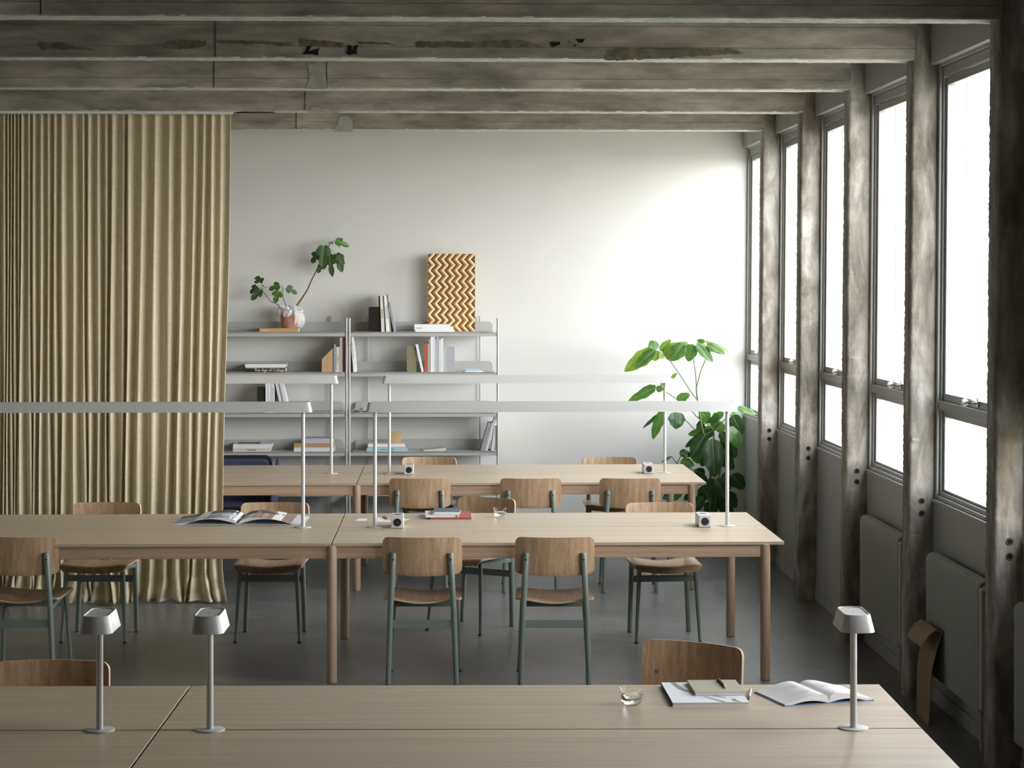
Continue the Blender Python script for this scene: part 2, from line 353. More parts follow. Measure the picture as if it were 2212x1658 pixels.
def fixn(o):
    import bmesh
    b = bmesh.new(); b.from_mesh(o.data); bmesh.ops.recalc_face_normals(b, faces=b.faces); b.to_mesh(o.data); b.free(); return o
def tag(o, label=None, cat=None, group=None, kind=None):
    if label: o['label'] = label
    if cat: o['category'] = cat
    if group: o['group'] = group
    if kind: o['kind'] = kind
    return o
def thing(name, label, cat, loc=(0, 0, 0), rz=0.0, group=None):
    o = bpy.data.objects.new(name, None); COL.objects.link(o); o.empty_display_size = 0.1
    o.location = loc; o.rotation_euler = (0, 0, rz); return tag(o, label, cat, group)
def kids(o): return [c for c in bpy.data.objects if c.parent == o]
def copy_thing(src, loc, rz, label, group=None):
    r = src.copy(); COL.objects.link(r); r.location = loc; r.rotation_euler = (0, 0, rz); r['label'] = label
    if group: r['group'] = group
    for ch in TREE[src.name]:
        c = ch[0].copy(); COL.objects.link(c); c.parent = r
        for g in ch[1]:
            d = g.copy(); COL.objects.link(d); d.parent = c
    return r
TREE = {}
def remember(root):
    TREE[root.name] = [(c, kids(c)) for c in kids(root)]; return root
def lean(z): return 0.0085 * z                  # the window wall leans outwards a touch
def text(body, size, mat, parent, loc, rot, name='lettering', ext=0.0003, align='LEFT', sx=1.0):
    cu = bpy.data.curves.new(name, 'FONT'); cu.body = body; cu.size = size; cu.extrude = ext; cu.align_x = align; cu.align_y = 'CENTER'
    cu.materials.append(mat); o = bpy.data.objects.new(name, cu); COL.objects.link(o); o.parent = parent
    o.location = loc; o.rotation_euler = rot; o.scale = (sx, 1, 1); return o

# ================================================================ ROOM SHELL
XL = -7.0; YB = -3.0; ZC = 3.78
def struct(name, mb, mats, smooth=0, **k): return tag(mb.build(name, mats, smooth=smooth, **k), kind='structure')
struct('floor', MB().box(XL, 2.75, YB, FAR + 0.2, -0.15, 0.0), M['floor'])
struct('ceiling', MB().box(XL, 2.75, YB, FAR + 0.2, ZC, ZC + 0.15), M['ceiling'])
struct('wall_back', MB().box(XL, 2.75, FAR, FAR + 0.2, 0, ZC), M['wall'])
struct('wall_left', MB().box(XL - 0.2, XL, YB, FAR, 0, ZC), M['wall'])
struct('wall_front', MB().box(XL, 2.75, YB - 0.2, YB, 0, ZC), M['wall'])
struct('wall_right', MB().box(2.48, 2.75, YB, COLY[1], 0, ZC), M['wall'])
g = MB().box(2.8, 60, -40, 70, -0.7, -0.6); struct('ground_outside', g, plain('pale_bounce_ground', (0.56, 0.54, 0.45, 1), 0.95))  # outside ground coloured pale to bounce sky light up onto the beams

# concrete frames: column + beam per axis
def rough_bar(mb, prof, a, b, n, axis, jit, seed, mi=0):
    """extrude a closed profile along an axis with slightly uneven edges"""
    rn = random.Random(seed); vs = []; P = len(prof)
    for i in range(n + 1):
        t = a + (b - a) * i / n
        for (p, q, j) in prof:
            jj = jit * j; w = (rn.gauss(0, 1) * 0.45 * jj, rn.gauss(0, 1) * 0.45 * jj)
            if axis == 'Z': vs.append((p + w[0] + lean(t), q + w[1], t))
            else: vs.append((t, p + w[0], q + w[1]))
    fs = [tuple(range(P))[::-1], tuple(range(n * P, (n + 1) * P))]
    for i in range(n):
        for k in range(P): fs.append((i * P + k, i * P + (k + 1) % P, (i + 1) * P + (k + 1) % P, (i + 1) * P + k))
    mb.add(vs, fs, mi)
for i, y in enumerate(COLY):
    last = y
    if i > 0:
        mb = MB(); x0 = 2.353; c = 0.014
        prof = [(x0, y + c, 1), (x0 + c * 0.5, y + c * 0.35, 1), (x0 + c, y, 1), (2.44, y, 0), (2.455, y, 0), (2.60, y, 0), (2.60, y + CD, 0), (x0 + c, y + CD, 1), (x0, y + CD - c, 1), (x0, y + 0.075, 0.5)]
        prof = prof[::-1]
        rough_bar(mb, prof, 0.0, ZB + 0.4, 320, 'Z', 0.0026, 100 + i)
        co = struct('column', mb, M['column'], smooth=50); fixn(co)
        for k, z in enumerate((1.008, 0.945)):             # two steel sleeves in the near face
            xx = 2.418 + lean(z)
            r = MB(); pr = [(0.016, -0.004), (0.0105, -0.004), (0.0105, 0.02), (0.016, 0.02)]
            n = 20; vs = []; fs = []
            for rr, d in pr:
                for q in range(n):
                    t = 2 * PI * q / n; vs.append((xx + rr * math.cos(t), y + d, z + rr * math.sin(t)))
            for a in range(4):
                for q in range(n): fs.append((a * n + q, a * n + (q + 1) % n, ((a + 1) % 4) * n + (q + 1) % n, ((a + 1) % 4) * n + q))
            r.add(vs, fs); h = r.build('sleeve', M['rust'], co); fixn(h)
            d = MB(); d.tube((xx, y - 0.0025, z), (xx, y + 0.01, z), 0.0106, n=18); d.build('sleeve_hole', M['void'], co)
    # beam with board marks: boards 6 / 10 / 14 cm, each a hair proud or back
    mb = MB(); rb = random.Random(40 + i)
    zs = [ZB, ZB + 0.058, ZB + 0.165, ZB + 0.30, ZB + 0.44, ZC]
    prof = [(y + CD, ZB, 1), (y + 0.006, ZB, 0.6), (y, ZB + 0.006, 1)]
    for a in range(len(zs) - 1):
        off = rb.uniform(-0.0025, 0.0025)
        if a: prof.append((y + off, zs[a] + 0.0018, 0.35))
        prof.append((y + off, zs[a + 1] - 0.0018, 0.35))
        if a < len(zs) - 2: prof.append((y + 0.006, zs[a + 1], 0.2))
    prof.append((y + CD, ZC, 0))
    xe = 2.353 + lean(ZB) + 0.012
    rough_bar(mb, prof, XL, xe, 420, 'X', 0.0013, 200 + i)
    bo = struct('beam', mb, [M['beam'], M['beam_bottom']], smooth=30); fixn(bo)
    for p in bo.data.polygons:
        if p.normal.z < -0.75: p.material_index = 1
    if i >= 3:                                             # vertical shutter joints seen on the beam faces
        for px in {3: [88], 4: [465], 5: [462, 706], 6: [659], 7: [640]}[i]:
            q = aty(px, 100, y); j = MB().box(q.x - 0.0015, q.x + 0.0015, y - 0.0035, y + 0.01, ZB + 0.004, ZC); j.build('shutter_joint', M['void'], bo, smooth=0)
BEAMS = sorted([o for o in bpy.data.objects if o.name.startswith('beam')], key=lambda o: o.name)
beam_of = lambda i: BEAMS[i + 1]
def blotch(parent, pts, y, mat, name, th=0.0012, seed=1):
    rn = random.Random(seed); out = []
    P = [aty(px, py, y) for px, py in pts]
    for k in range(len(P)):
        a, b = P[k], P[(k + 1) % len(P)]
        n = max(2, int((b - a).length / 0.015))
        for q in range(n):
            p = a.lerp(b, q / n); out.append((p.x + rn.gauss(0, 0.0022), p.z + rn.gauss(0, 0.0022)))
    m = MB(); m.prism(out, lambda u, v, d: (u, y - 0.003 + d, v), 0.0, -th)
    return fixn(m.build(name, mat, parent, smooth=0))
blotch(beam_of(4), [(664, 139), (705, 140), (704, 165), (707, 193), (660, 192), (668, 165)], COLY[5], M['patch_light'], 'plaster_patch', seed=3)
blotch(beam_of(6), [(735, 252), (752, 249), (761, 262), (762, 284), (722, 284), (728, 268)], COLY[7], M['patch_light'], 'plaster_patch', seed=4)
blotch(beam_of(5), [(500, 243), (535, 238), (560, 237), (590, 241), (600, 243)], COLY[6], M['patch_light'], 'plaster_patch', seed=5)
blotch(beam_of(5), [(670, 243), (672, 232), (720, 238), (745, 243)], COLY[6], M['patch_light'], 'plaster_patch', seed=6)
for k, pts in enumerate([[(360, 90), (400, 87), (445, 88), (447, 98), (430, 104), (370, 107), (350, 103)], [(465, 86), (540, 88), (625, 92), (640, 99), (560, 96), (462, 93)],
                         [(645, 84), (700, 87), (745, 93), (735, 103), (650, 101)], [(770, 90), (840, 92), (858, 97), (775, 96)],
                         [(900, 91), (1060, 90), (1130, 88), (1160, 97), (1175, 103), (900, 103)],
                         [(1315, 108), (1330, 105), (1440, 106), (1590, 107), (1605, 116), (1450, 125), (1320, 131), (1305, 130)],
                         [(80, 92), (130, 90), (160, 101), (210, 107), (90, 106)]]):
    blotch(beam_of(3), pts, COLY[4], M['stain_dark'], 'damp_stain', seed=20 + k)
for k, pts in enumerate([[(655, 118), (662, 100), (672, 98), (668, 110), (690, 104), (688, 118)], [(748, 116), (752, 96), (760, 98), (758, 112), (766, 98), (772, 98), (770, 119)],
                         [(1188, 92), (1210, 89), (1209, 98), (1192, 101)], [(1228, 90), (1231, 88), (1231, 96)], [(1246, 86), (1264, 84), (1258, 93), (1250, 92)], [(1238, 98), (1244, 96), (1243, 103)]]):
    blotch(beam_of(3), pts, COLY[4], M['void'], 'spalled_hole', th=0.0018, seed=40 + k)

# window bays
def frame_ring(mb, x0, x1, ya, yb, za, zb, w, mi=0, wt=None, wb=None):
    wt = w if wt is None else wt; wb = w if wb is None else wb
    mb.box(x0, x1, ya, ya + w, za, zb, mi); mb.box(x0, x1, yb - w, yb, za, zb, mi)
    mb.box(x0, x1, ya + w, yb - w, za, za + wb, mi); mb.box(x0, x1, ya + w, yb - w, zb - wt, zb, mi)
def shear(o):
    for v in o.data.vertices: v.co.x += lean(v.co.z)
    return o
for i in range(1, len(COLY)):
    a = COLY[i] + CD; b = COLY[i + 1] if i + 1 < len(COLY) else FAR
    wn = i
    w = MB()
    frame_ring(w, 2.485, 2.56, a, b, 1.02, 3.24, 0.035, wb=0.02, wt=0.03)        # outer frame fixed to the columns
    frame_ring(w, 2.500, 2.56, a + 0.035, b - 0.035, 1.04, 3.21, 0.022, wb=0.02, wt=0.05)
    w.box(2.492, 2.56, a + 0.035, b - 0.035, 1.475, 1.520)                        # transom
    fr = tag(shear(w.build('window_%d' % wn, M['frame'], smooth=0, bevel=0.003)), kind='structure')
    s1 = MB(); frame_ring(s1, 2.512, 2.552, a + 0.057, b - 0.057, 1.520, 3.155, 0.034, wt=0.04, wb=0.038); shear(s1.build('upper_sash', M['frame'], fr, smooth=0, bevel=0.003))
    s2 = MB(); frame_ring(s2, 2.512, 2.552, a + 0.057, b - 0.057, 1.062, 1.475, 0.03, wt=0.035, wb=0.012); shear(s2.build('lower_sash', M['frame'], fr, smooth=0, bevel=0.003))
    p1 = MB().box(2.530, 2.534, a + 0.088, b - 0.088, 1.555, 3.118); shear(p1.build('pane', M['glass'], fr, smooth=0))
    p2 = MB().box(2.530, 2.534, a + 0.085, b - 0.085, 1.072, 1.442); shear(p2.build('pane', M['glass'], fr, smooth=0))
    s3 = MB(); frame_ring(s3, 2.655, 2.665, a + 0.01, b - 0.01, 1.03, 3.19, 0.022); s3.box(2.655, 2.665, a, b, 1.485, 1.52)
    s3.box(2.56, 2.655, a, a + 0.01, 1.02, 3.24); s3.box(2.56, 2.655, b - 0.01, b, 1.02, 3.24); s3.box(2.56, 2.665, a, b, 3.19, 3.24); s3.box(2.56, 2.70, a, b, 1.0, 1.03)
    s3.build('outer_sash', M['outer_frame'], fr, smooth=0)
    lp = MB(); lp.box(2.478, 2.56, a, b, 0.075, 1.0); lp.box(2.470, 2.56, a, b, 1.0, 1.02)
    lp.box(2.56, 2.75, a, b, 0.0, 1.0)
    tag(shear(lp.build('wall_right_panel', M['panel'], smooth=0, bevel=0.002)), kind='structure')
    bb = MB().box(2.470, 2.56, a, b, 0.0, 0.075); tag(shear(bb.build('baseboard_right', M['panel'], smooth=0, bevel=0.003)), kind='structure')
    hb = MB(); hb.box(2.445, 2.62, a - (0 if i > 1 else 0), b + 0.0, 3.225, ZC); hd = tag(shear(hb.build('trim_header', M['panel'], smooth=0, bevel=0.003)), kind='structure')
    bl = MB(); bl.box(2.50, 2.75, a, b, 3.24, ZC); tag(bl.build('wall_right_head', M['panel'], smooth=0), kind='structure')
    if COLY[i] == 7.29:                                                           # this bay has its upper light blinded
        bd = MB(); bd.box(2.566, 2.572, a + 0.03, b - 0.03, 1.53, 3.2); bd.box(2.562, 2.578, a + 0.03, b - 0.03, 1.515, 1.53); bd.build('blackout_blind', M['panel'], fr, smooth=0)
    # lever with a white ball knob
    yc = (a + b) / 2; hz = 1.552
    h = MB(); h.box(2.505, 2.516, yc - 0.013, yc + 0.013, hz - 0.022, hz + 0.022); ho = shear(h.build('handle_plate', M['steel'], fr, bevel=0.002))
    h = MB(); h.path([(2.508, yc, hz), (2.478, yc, hz), (2.470, yc + 0.006, hz - 0.001), (2.462, yc + 0.055, hz - 0.004)], [0.009, 0.009, 0.008, 0.0065], 12); shear(h.build('handle_shaft', M['steel'], ho))
    h = MB(); prf = [(0.0185 * math.sin(t * PI / 12), -0.0185 * math.cos(t * PI / 12)) for t in range(13)]
    h.lathe(prf, 20, (2.462, yc + 0.066, hz - 0.004)); shear(h.build('handle_knob', M['knob'], ho))
    # end blocks of the wall between outer frames (column hides them)
for i in range(1, len(COLY)):
    y = COLY[i]; o = MB().box(2.60, 2.665, y - 0.005, y + CD + 0.005, 0, ZC); tag(o.build('wall_right_pier', M['outer_frame'], smooth=0), kind='structure')

# radiators
def radiator(y0, y1, label):
    root = thing('radiator', label, 'radiator', (2.44, (y0 + y1) / 2, 0), 0, 'column radiators under the windows')
    L = y1 - y0; n = int(L / 0.0215); z0, z1 = 0.185, 0.775
    mb = MB(); X0, X1 = 2.402 - 2.44, 2.456 - 2.44
    for k in range(n):
        y = -L / 2 + (k + 0.5) * L / n
        pts = [(X0 + 0.007, y, z0), (X0 + 0.007, y, z1 - 0.035), (X0 + 0.012, y, z1 - 0.017), (X0 + 0.026, y, z1 - 0.008), (X1 - 0.004, y, z1 - 0.008)]
        mb.path(pts, 0.0085, 8)
    tag(mb.build('rib_panel', M['radiator'], root), kind='stuff')
    b = MB(); b.box(X0 + 0.020, X1, -L / 2, L / 2, z0 + 0.005, z1 - 0.022); b.build('backing_plate', M['radiator'], root, smooth=0, bevel=0.004)
    b = MB(); b.box(X0 + 0.028, X1 + 0.006, -L / 2, L / 2, z1 - 0.014, z1 - 0.001); b.build('top_grille', M['radiator'], root, smooth=0, bevel=0.003)
    b = MB(); b.box(X0 + 0.004, X1 + 0.008, -L / 2 - 0.045, -L / 2, z0 + 0.01, z1 - 0.03); b.build('end_panel', M['radiator'], root, smooth=0, bevel=0.008)
    for z, nm in ((z1 - 0.055, 'bleed_valve'), (z0 + 0.07, 'drain_valve')):
        b = MB(); b.tube((X0 + 0.03, -L / 2 - 0.045, z), (X0 + 0.03, -L / 2 - 0.075, z), 0.014); b.tube((X0 + 0.03, -L / 2 - 0.075, z), (X0 + 0.03, -L / 2 - 0.082, z), 0.008)
        b.build(nm, M['steel'], root)
    b = MB(); b.tube((X0 + 0.03, -L / 2 + 0.05, z0 + 0.01), (X0 + 0.03, -L / 2 + 0.05, 0.0), 0.009); b.build('pipe', M['radiator'], root)
    for yy in (-L / 4, L / 4):
        b = MB(); b.box(X1, X1 + 0.016, yy, yy + 0.03, 0.6, 0.66); b.build('wall_bracket', M['radiator'], root, smooth=0)
radiator(9.40, 10.42, 'grey column radiator behind the leaning strip of brown cardboard')
radiator(11.08, 12.09, 'grey column radiator two windows from the camera, with no cardboard leaning on it')
radiator(7.80, 8.80, 'grey radiator cut by the right edge of the photo, beyond the nearest column')

# ================================================================ TABLES
TZ = 0.74
def make_table(name, label, loc, rz, L=2.405, D=1.42, legs=(-1, 1), seam=0.0, group='long oak work tables set end to end'):
    """seam: legs at the x = -L/2 end stand on the joint to the next unit"""
    t = thing(name, label, 'table', loc, rz, group)
    for s, (y0, y1) in ((0, (-D / 2, -0.005)), (1, (0.005, D / 2))):
        b = MB().box(-L / 2 + 0.002, L / 2 - 0.002, y0, y1, TZ - 0.017, TZ); b.build('tabletop_panel', M['oak_top'], t, smooth=0, bevel=0.0015)
    xi = L / 2 - 0.1
    for sy in (-1, 1):
        b = MB(); xe = xi if 1 in legs else L / 2 - 0.003; ya = sy * (D / 2 - 0.012); yb = sy * (D / 2 - 0.040)
        b.box(-L / 2 + 0.003, xe, min(ya, yb), max(ya, yb), TZ - 0.083, TZ - 0.0172); b.build('apron', M['oak_apron'], t, smooth=0, bevel=0.002)
    for sx in (-1, 1):
        x = sx * xi - (0 if sx > 0 else 0.0); b = MB()
        x = xi if sx > 0 else -L / 2 + 0.028
        b.box(x - 0.014, x + 0.014, -D / 2 + 0.04, D / 2 - 0.04, TZ - 0.083, TZ - 0.0172); b.build('cross_rail', M['oak_apron'], t, smooth=0, bevel=0.002)
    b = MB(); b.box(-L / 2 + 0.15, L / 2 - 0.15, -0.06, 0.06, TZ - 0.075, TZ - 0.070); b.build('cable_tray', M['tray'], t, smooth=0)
    for sx in legs:
        for sy in (-1, 1):
            x = (xi) if sx > 0 else -L / 2
            b = MB(); r = 0.0262
            b.lathe([(r - 0.003, 0.0), (r, 0.004), (r, TZ - 0.016), (r - 0.004, TZ - 0.012)], 32, (x, sy * (D / 2 - 0.019), 0)); b.build('leg', M['oak_leg'], t)
    return t
make_table('work_table', 'pale oak work table nearest the camera, holding the open hardback book', (0.300, 6.5055, 0), -0.0207, L=2.366)
make_table('work_table', 'pale oak work table at the bottom left, under the leftmost small desk lamp', (0.300 - 2.368, 6.5055 + 2.368 * 0.0207, 0), -0.0207, L=2.366, legs=(-1,))
make_table('work_table', 'middle-row oak work table holding the water glass and the red notebook', (0.6085, 11.847, 0), -0.002)
make_table('work_table', 'middle-row oak work table in front of the linen curtain, under the open magazine', (0.6085 - 2.407, 11.851, 0), -0.002, legs=(-1,))
make_table('work_table', 'back-row oak work table whose right end stands by the large leafy plant', (0.602, 15.138, 0), 0.0)
make_table('work_table', 'back-row oak work table partly hidden behind the linen curtain', (0.602 - 2.407, 15.138, 0), 0.0, legs=(-1,))

# ================================================================ CHAIRS
def make_chair(label, loc, rz, group):
    t = thing('dining_chair', label, 'chair', loc, rz, group)
    def seat(u, v):
        x = 2 * u - 1
        hw = 0.209 - 0.010 * v
        c = 0.0
        if v < 0.10: c = 0.012 * (1 - v / 0.10) ** 2
        if v > 0.86: c = 0.030 * ((v - 0.86) / 0.14) ** 2.2
        xx = x * (hw - c * abs(x) ** 6)
        y = -0.183 + 0.392 * min(v, 0.90) / 0.90
        dip = 0.027 * (1 - v) + 0.014 * v
        z = 0.457 - dip * (math.cos(PI * x / 2) ** 1.4 if abs(x) < 1 else 0)
        if abs(x) > 0.72: z -= 0.006 * ((abs(x) - 0.72) / 0.28) ** 2
        nn = Vector((0, 0, 1))
        if v > 0.86:
            q = (v - 0.86) / 0.14; a = q * 1.35
            z0 = 0.0; y = -0.183 + 0.392 * 0.86 / 0.90 + 0.030 * math.sin(a); z = z - 0.034 * (1 - math.cos(a)) - 0.008 * q
            nn = Vector((0, math.sin(a), math.cos(a)))
        return (xx, y, z), nn
    m = MB(); m.shell(seat, 26, 22, 0.0095, 0, 1); m.build('seat', [M['veneer_y'], M['veneer_edge']], t, smooth=40)
    def back(u, v):
        x = 2 * u - 1; zz = 2 * v - 1
        r = 0.0
        H = 0.098; Wd = 0.2065 + 0.002 * (1 - v)
        # rounded corners through a superellipse-like squeeze near the corners
        def rc(a, b, p=1.0): return a
        X = x * Wd; Z = zz * H
        cr = 0.030
        ax, az = abs(X) - (Wd - cr), abs(Z) - (H - cr)
        if ax > 0 and az > 0:
            # map the square corner onto a quarter disc
            l = max(ax, az); k = l / math.hypot(ax, az)
            X = math.copysign(Wd - cr + ax * k, X); Z = math.copysign(H - cr + az * k, Z)
        sag = -0.010 * (1 - (X / Wd) ** 2) * max(0, -zz)
        z = 0.683 + Z + sag
        y = -0.2185 - 0.085 * (z - 0.6) + X * X / (2 * 0.47)
        nn = Vector((-X / 0.47, 1, 0.085)).normalized()
        if zz < -0.8: y += 0.004 * ((-zz - 0.8) / 0.2) ** 2
        return (X, y, z), nn
    m = MB(); m.shell(back, 28, 16, 0.0095, 0, 1); m.build('backrest', [M['veneer'], M['veneer_edge']], t, smooth=40)
    for s in (-1, 1):
        m = MB(); m.path([(s * 0.180, -0.188, 0.004), (s * 0.1665, -0.202, 0.40), (s * 0.150, -0.2175, 0.694), (s * 0.1497, -0.2178, 0.699)], [0.0140, 0.0155, 0.0160, 0.0135], 18)
        lg = m.build('leg', M['green'], t)
        m = MB(); m.lathe([(0.0115, 0), (0.0125, 0.004), (0.0125, 0.006)], 16, (s * 0.180, -0.188, 0)); m.build('foot', M['black_rubber'], lg)
        m = MB(); m.path([(s * 0.1655, 0.160, 0.446), (s * 0.178, 0.178, 0.2), (s * 0.188, 0.198, 0.006)], [0.0140, 0.0115, 0.0092], 16)
        lg = m.build('leg', M['green'], t)
        m = MB(); m.lathe([(0.0125, 0), (0.0135, 0.003), (0.0095, 0.010)], 16, (s * 0.188, 0.1985, 0)); m.build('foot', M['black_rubber'], lg)
        m = MB(); m.prism([(-0.198, 0.392), (0.160, 0.424), (0.160, 0.446), (-0.198, 0.416)], lambda u, v, d: (s * (0.1655 + 0.004) + d, u, v), -0.005, 0.005); fixn(m.build('side_rail', M['green'], t, smooth=0, bevel=0.0015))
        m = MB(); zb = 0.664; yb = -0.2185 - 0.085 * (zb - 0.6) + 0.1515 ** 2 / 0.94
        m.tube((s * 0.1515, yb - 0.002, zb), (s * 0.1515, yb + 0.0078, zb), 0.0062, n=14); m.build('bolt', M['steel'], t); m = MB(); m.tube((s * 0.1515, -0.2325, zb), (s * 0.1515, -0.2290, zb), 0.0050, n=12); m.build('bolt_hole', M['void'], t)
    m = MB(); m.box(-0.171, 0.171, 0.158, 0.170, 0.358, 0.394); m.build('front_rail', M['green'], t, smooth=0, bevel=0.0015)
    m = MB(); m.box(-0.172, 0.172, -0.206, -0.195, 0.302, 0.343); m.build('rear_rail', M['green'], t, smooth=0, bevel=0.0015)
    return remember(t)
g_mid_near, g_mid_far = 'chairs on the near side of the middle table row', 'chairs on the far side of the middle table row'
# rear feet measured on the floor; rz turns local +y (sitter's forward)
def near_chair_pos(pc, D): return cam2room((pc - CX) / F * D, D)
def put(label, X, D, heading, group, first=None):
    """X, D: chair centre across and away from the camera; heading: degrees of the sitter's forward direction clockwise from away"""
    x, y = cam2room(X, D); rz = -math.radians(heading) - TH
    if first is None: return make_chair(label, (x, y, 0), rz, group)
    return copy_thing(first, (x, y, 0), rz, label, group)
px2X = lambda px, D: (px - CX) / F * D
C0 = put('oak-backed chair pushed to the middle table, the left of the pair seen from behind', px2X(912, 11.07), 11.26, 0, g_mid_near)
put('oak-backed chair pushed to the middle table, the right of the pair seen from behind', px2X(1198.5, 11.07), 11.26, 0, g_mid_near, C0)
put('chair seen from behind at the left edge of the photo, in front of the curtain', px2X(42, 11.07), 11.27, 1, g_mid_near, C0)
put('chair across the middle table, facing the camera against the linen curtain', px2X(230, 12.74), 12.55, 181, g_mid_far, C0)
put('chair across the middle table, facing the camera behind the open magazine', px2X(594, 12.74), 12.55, 180, g_mid_far, C0)
put('oak chair turned askew behind the water glass on the middle table', -0.252, 12.87, 180 + 30.5, g_mid_far, C0)
put('chair across the middle table, facing the camera beside the right power block', px2X(1432, 12.60), 12.55, 176, g_mid_far, C0)
g_far = 'chairs around the back table row'
put('chair seen from behind at the back table, leftmost of three, above the stacked notebooks', px2X(907, 14.35), 14.54, 0, g_far, C0)
put('chair seen from behind at the back table, middle one of three in a row', px2X(1146, 14.35), 14.54, 0, g_far, C0)
put('chair seen from behind at the back table, rightmost of three, nearest the leafy plant', px2X(1361, 14.35), 14.54, 0, g_far, C0)
put('chair facing the camera across the back table, behind the left power block there', px2X(927, 16.05), 15.84, 180, g_far, C0)
put('chair facing the camera across the back table, beside the right power block there', px2X(1317, 16.05), 15.84, 180, g_far, C0)
g_front = 'chairs behind the nearest table'
put('chair at the lower left corner, only its oak backrest showing behind the nearest table', px2X(117, 7.48), 7.245, 180, g_front, C0)
put('turned oak chair behind the nearest table, two bolts showing, beside the white book', 0.573, 7.64, 180 + 31, g_front, C0)

# ================================================================ LAMPS AND POWER BLOCKS
def rrect(hx, hy, bulge_x, bulge_y, r, n=6):
    """rounded rectangle outline with gently bowed sides"""
    P = []
    for sx, sy, a0 in ((1, 1, 0), (-1, 1, 90), (-1, -1, 180), (1, -1, 270)):
        for k in range(n + 1):
            a = math.radians(a0 + 90 * k / n); P.append((sx * (hx - r) + r * math.cos(a), sy * (hy - r) + r * math.sin(a)))
    out = []
    for k in range(len(P)):
        a, b = P[k], P[(k + 1) % len(P)]
        out.append(a); d = math.hypot(b[0] - a[0], b[1] - a[1])
        if d > r * 1.2:
            m = 8
            for q in range(1, m): out.append((a[0] + (b[0] - a[0]) * q / m, a[1] + (b[1] - a[1]) * q / m))
    res = []
    for x, y in out:
        fy = bulge_y * (1 - (x / hx) ** 2) if abs(y) > hy - 1e-6 - r * 0.5 else 0
        fx = bulge_x * (1 - (y / hy) ** 2) if abs(x) > hx - 1e-6 - r * 0.5 else 0
        res.append((x + math.copysign(fx, x), y + math.copysign(fy, y)))
    return res
def shade(name, hx, hy, z0, z1, taper, r, bx, by, parent, inset=True):
    """hood: tapered outline, open below, shallow recess on top"""
    rings = [(1, z0), (0, z1)]
    def ring(f, z, shrink=0.0):
        e = taper * (1 - f) + shrink
        return [(x * (1 - e / hx), y * (1 - e / hy), z) for x, y in base]
    base = rrect(hx, hy, bx, by, r)
    m = MB(); n = len(base); vs = []
    R = [ring(1, z0, 0.003), ring(1, z0), ring(0, z1 - 0.0015), ring(0, z1, 0.0012), ring(0, z1, 0.0035), ring(0, z1 - 0.003, 0.0045)]
    I = [ring(1, z0 + 0.0005, 0.004), ring(0, z1 - 0.008, 0.004)]
    for q in R: vs += q
    fs = [(i * n + k, i * n + (k + 1) % n, (i + 1) * n + (k + 1) % n, (i + 1) * n + k) for i in range(len(R) - 1) for k in range(n)]
    o = len(vs); vs += I[0] + I[1]
    fs += [(k, o + k, o + (k + 1) % n, (k + 1) % n) for k in range(n)]
    fs += [(o + k, o + n + k, o + n + (k + 1) % n, o + (k + 1) % n) for k in range(n)]
    fs.append(tuple(range(o + n, o + 2 * n)))
    m.add(vs, fs); s = fixn(m.build(name, M['white_metal'], parent, smooth=50))
    if inset:
        m = MB(); P = ring(0, z1 - 0.0028, 0.0045); Q = [(x, y, z1 - 0.006) for x, y, z in P]
        m.add(P + Q, [tuple(range(n)), tuple(range(n, 2 * n))[::-1]] + [(k, (k + 1) % n, n + (k + 1) % n, n + k) for k in range(n)])
        fixn(m.build('top_inset', M['lamp_inset'], s, smooth=0))
    return s
def small_lamp(label, x, y):
    t = thing('desk_lamp', label, 'desk lamp', (x, y, TZ), -0.0207, 'small desk lamps on the nearest table')
    m = MB(); m.lathe([(0.046, 0.0), (0.0465, 0.0015), (0.046, 0.0035), (0.0445, 0.0042), (0.0112, 0.0042)], 48); m.build('base', M['white_metal'], t)
    m = MB(); m.lathe([(0.0107, 0.004), (0.0107, 0.33)], 24); m.build('pole', M['white_metal'], t)
    s = shade('lamp_shade', 0.0525, 0.092, 0.312, 0.365, 0.012, 0.020, 0.0, 0.012, t)
    m = MB(); m.lathe([(0.004, 0.3624), (0.004, 0.3635)], 16); m.build('touch_dot', M['white_metal'], s)
    return t
small_lamp('pale grey desk lamp on the nearest table, leftmost of three', -1.065, 6.5335)
small_lamp('pale grey desk lamp standing just right of the seam in the nearest table', -0.725, 6.5265)
small_lamp('pale grey desk lamp at the right, in front of the open hardback book', 1.269, 6.4855)
def bar_lamp(label, x0, x1, y, rz=0.0):
    """x0, x1: pole positions"""
    c = (x0 + x1) / 2; L = (x1 - x0); t = thing('bar_lamp', label, 'table lamp', (c, y, TZ), rz, 'long bar lamps over the tables')
    for s in (-1, 1):
        m = MB(); m.lathe([(0.046, 0.0), (0.0465, 0.0015), (0.046, 0.0035), (0.0445, 0.0042), (0.0110, 0.0042)], 40, (s * L / 2, 0, 0)); m.build('base', M['white_metal'], t)
        m = MB(); m.lathe([(0.0105, 0.004), (0.0105, 0.67)], 20, (s * L / 2, 0, 0)); m.build('pole', M['white_metal'], t)
    shade('bar_shade', L / 2 + 0.050, 0.050, 0.650, 0.706, 0.013, 0.022, 0, 0, t)
    return t
bar_lamp('long pale bar lamp on two poles over the right half of the middle table', -0.391, 1.600, 11.855, -0.002)
bar_lamp('long pale bar lamp crossing in front of the linen curtain over the middle table', -2.78, -0.795, 11.862, -0.002)
bar_lamp('long pale bar lamp over the right half of the back table', -0.396, 1.592, 15.145)
bar_lamp('long pale bar lamp over the left half of the back table, before the shelves', -2.80, -0.813, 15.155)
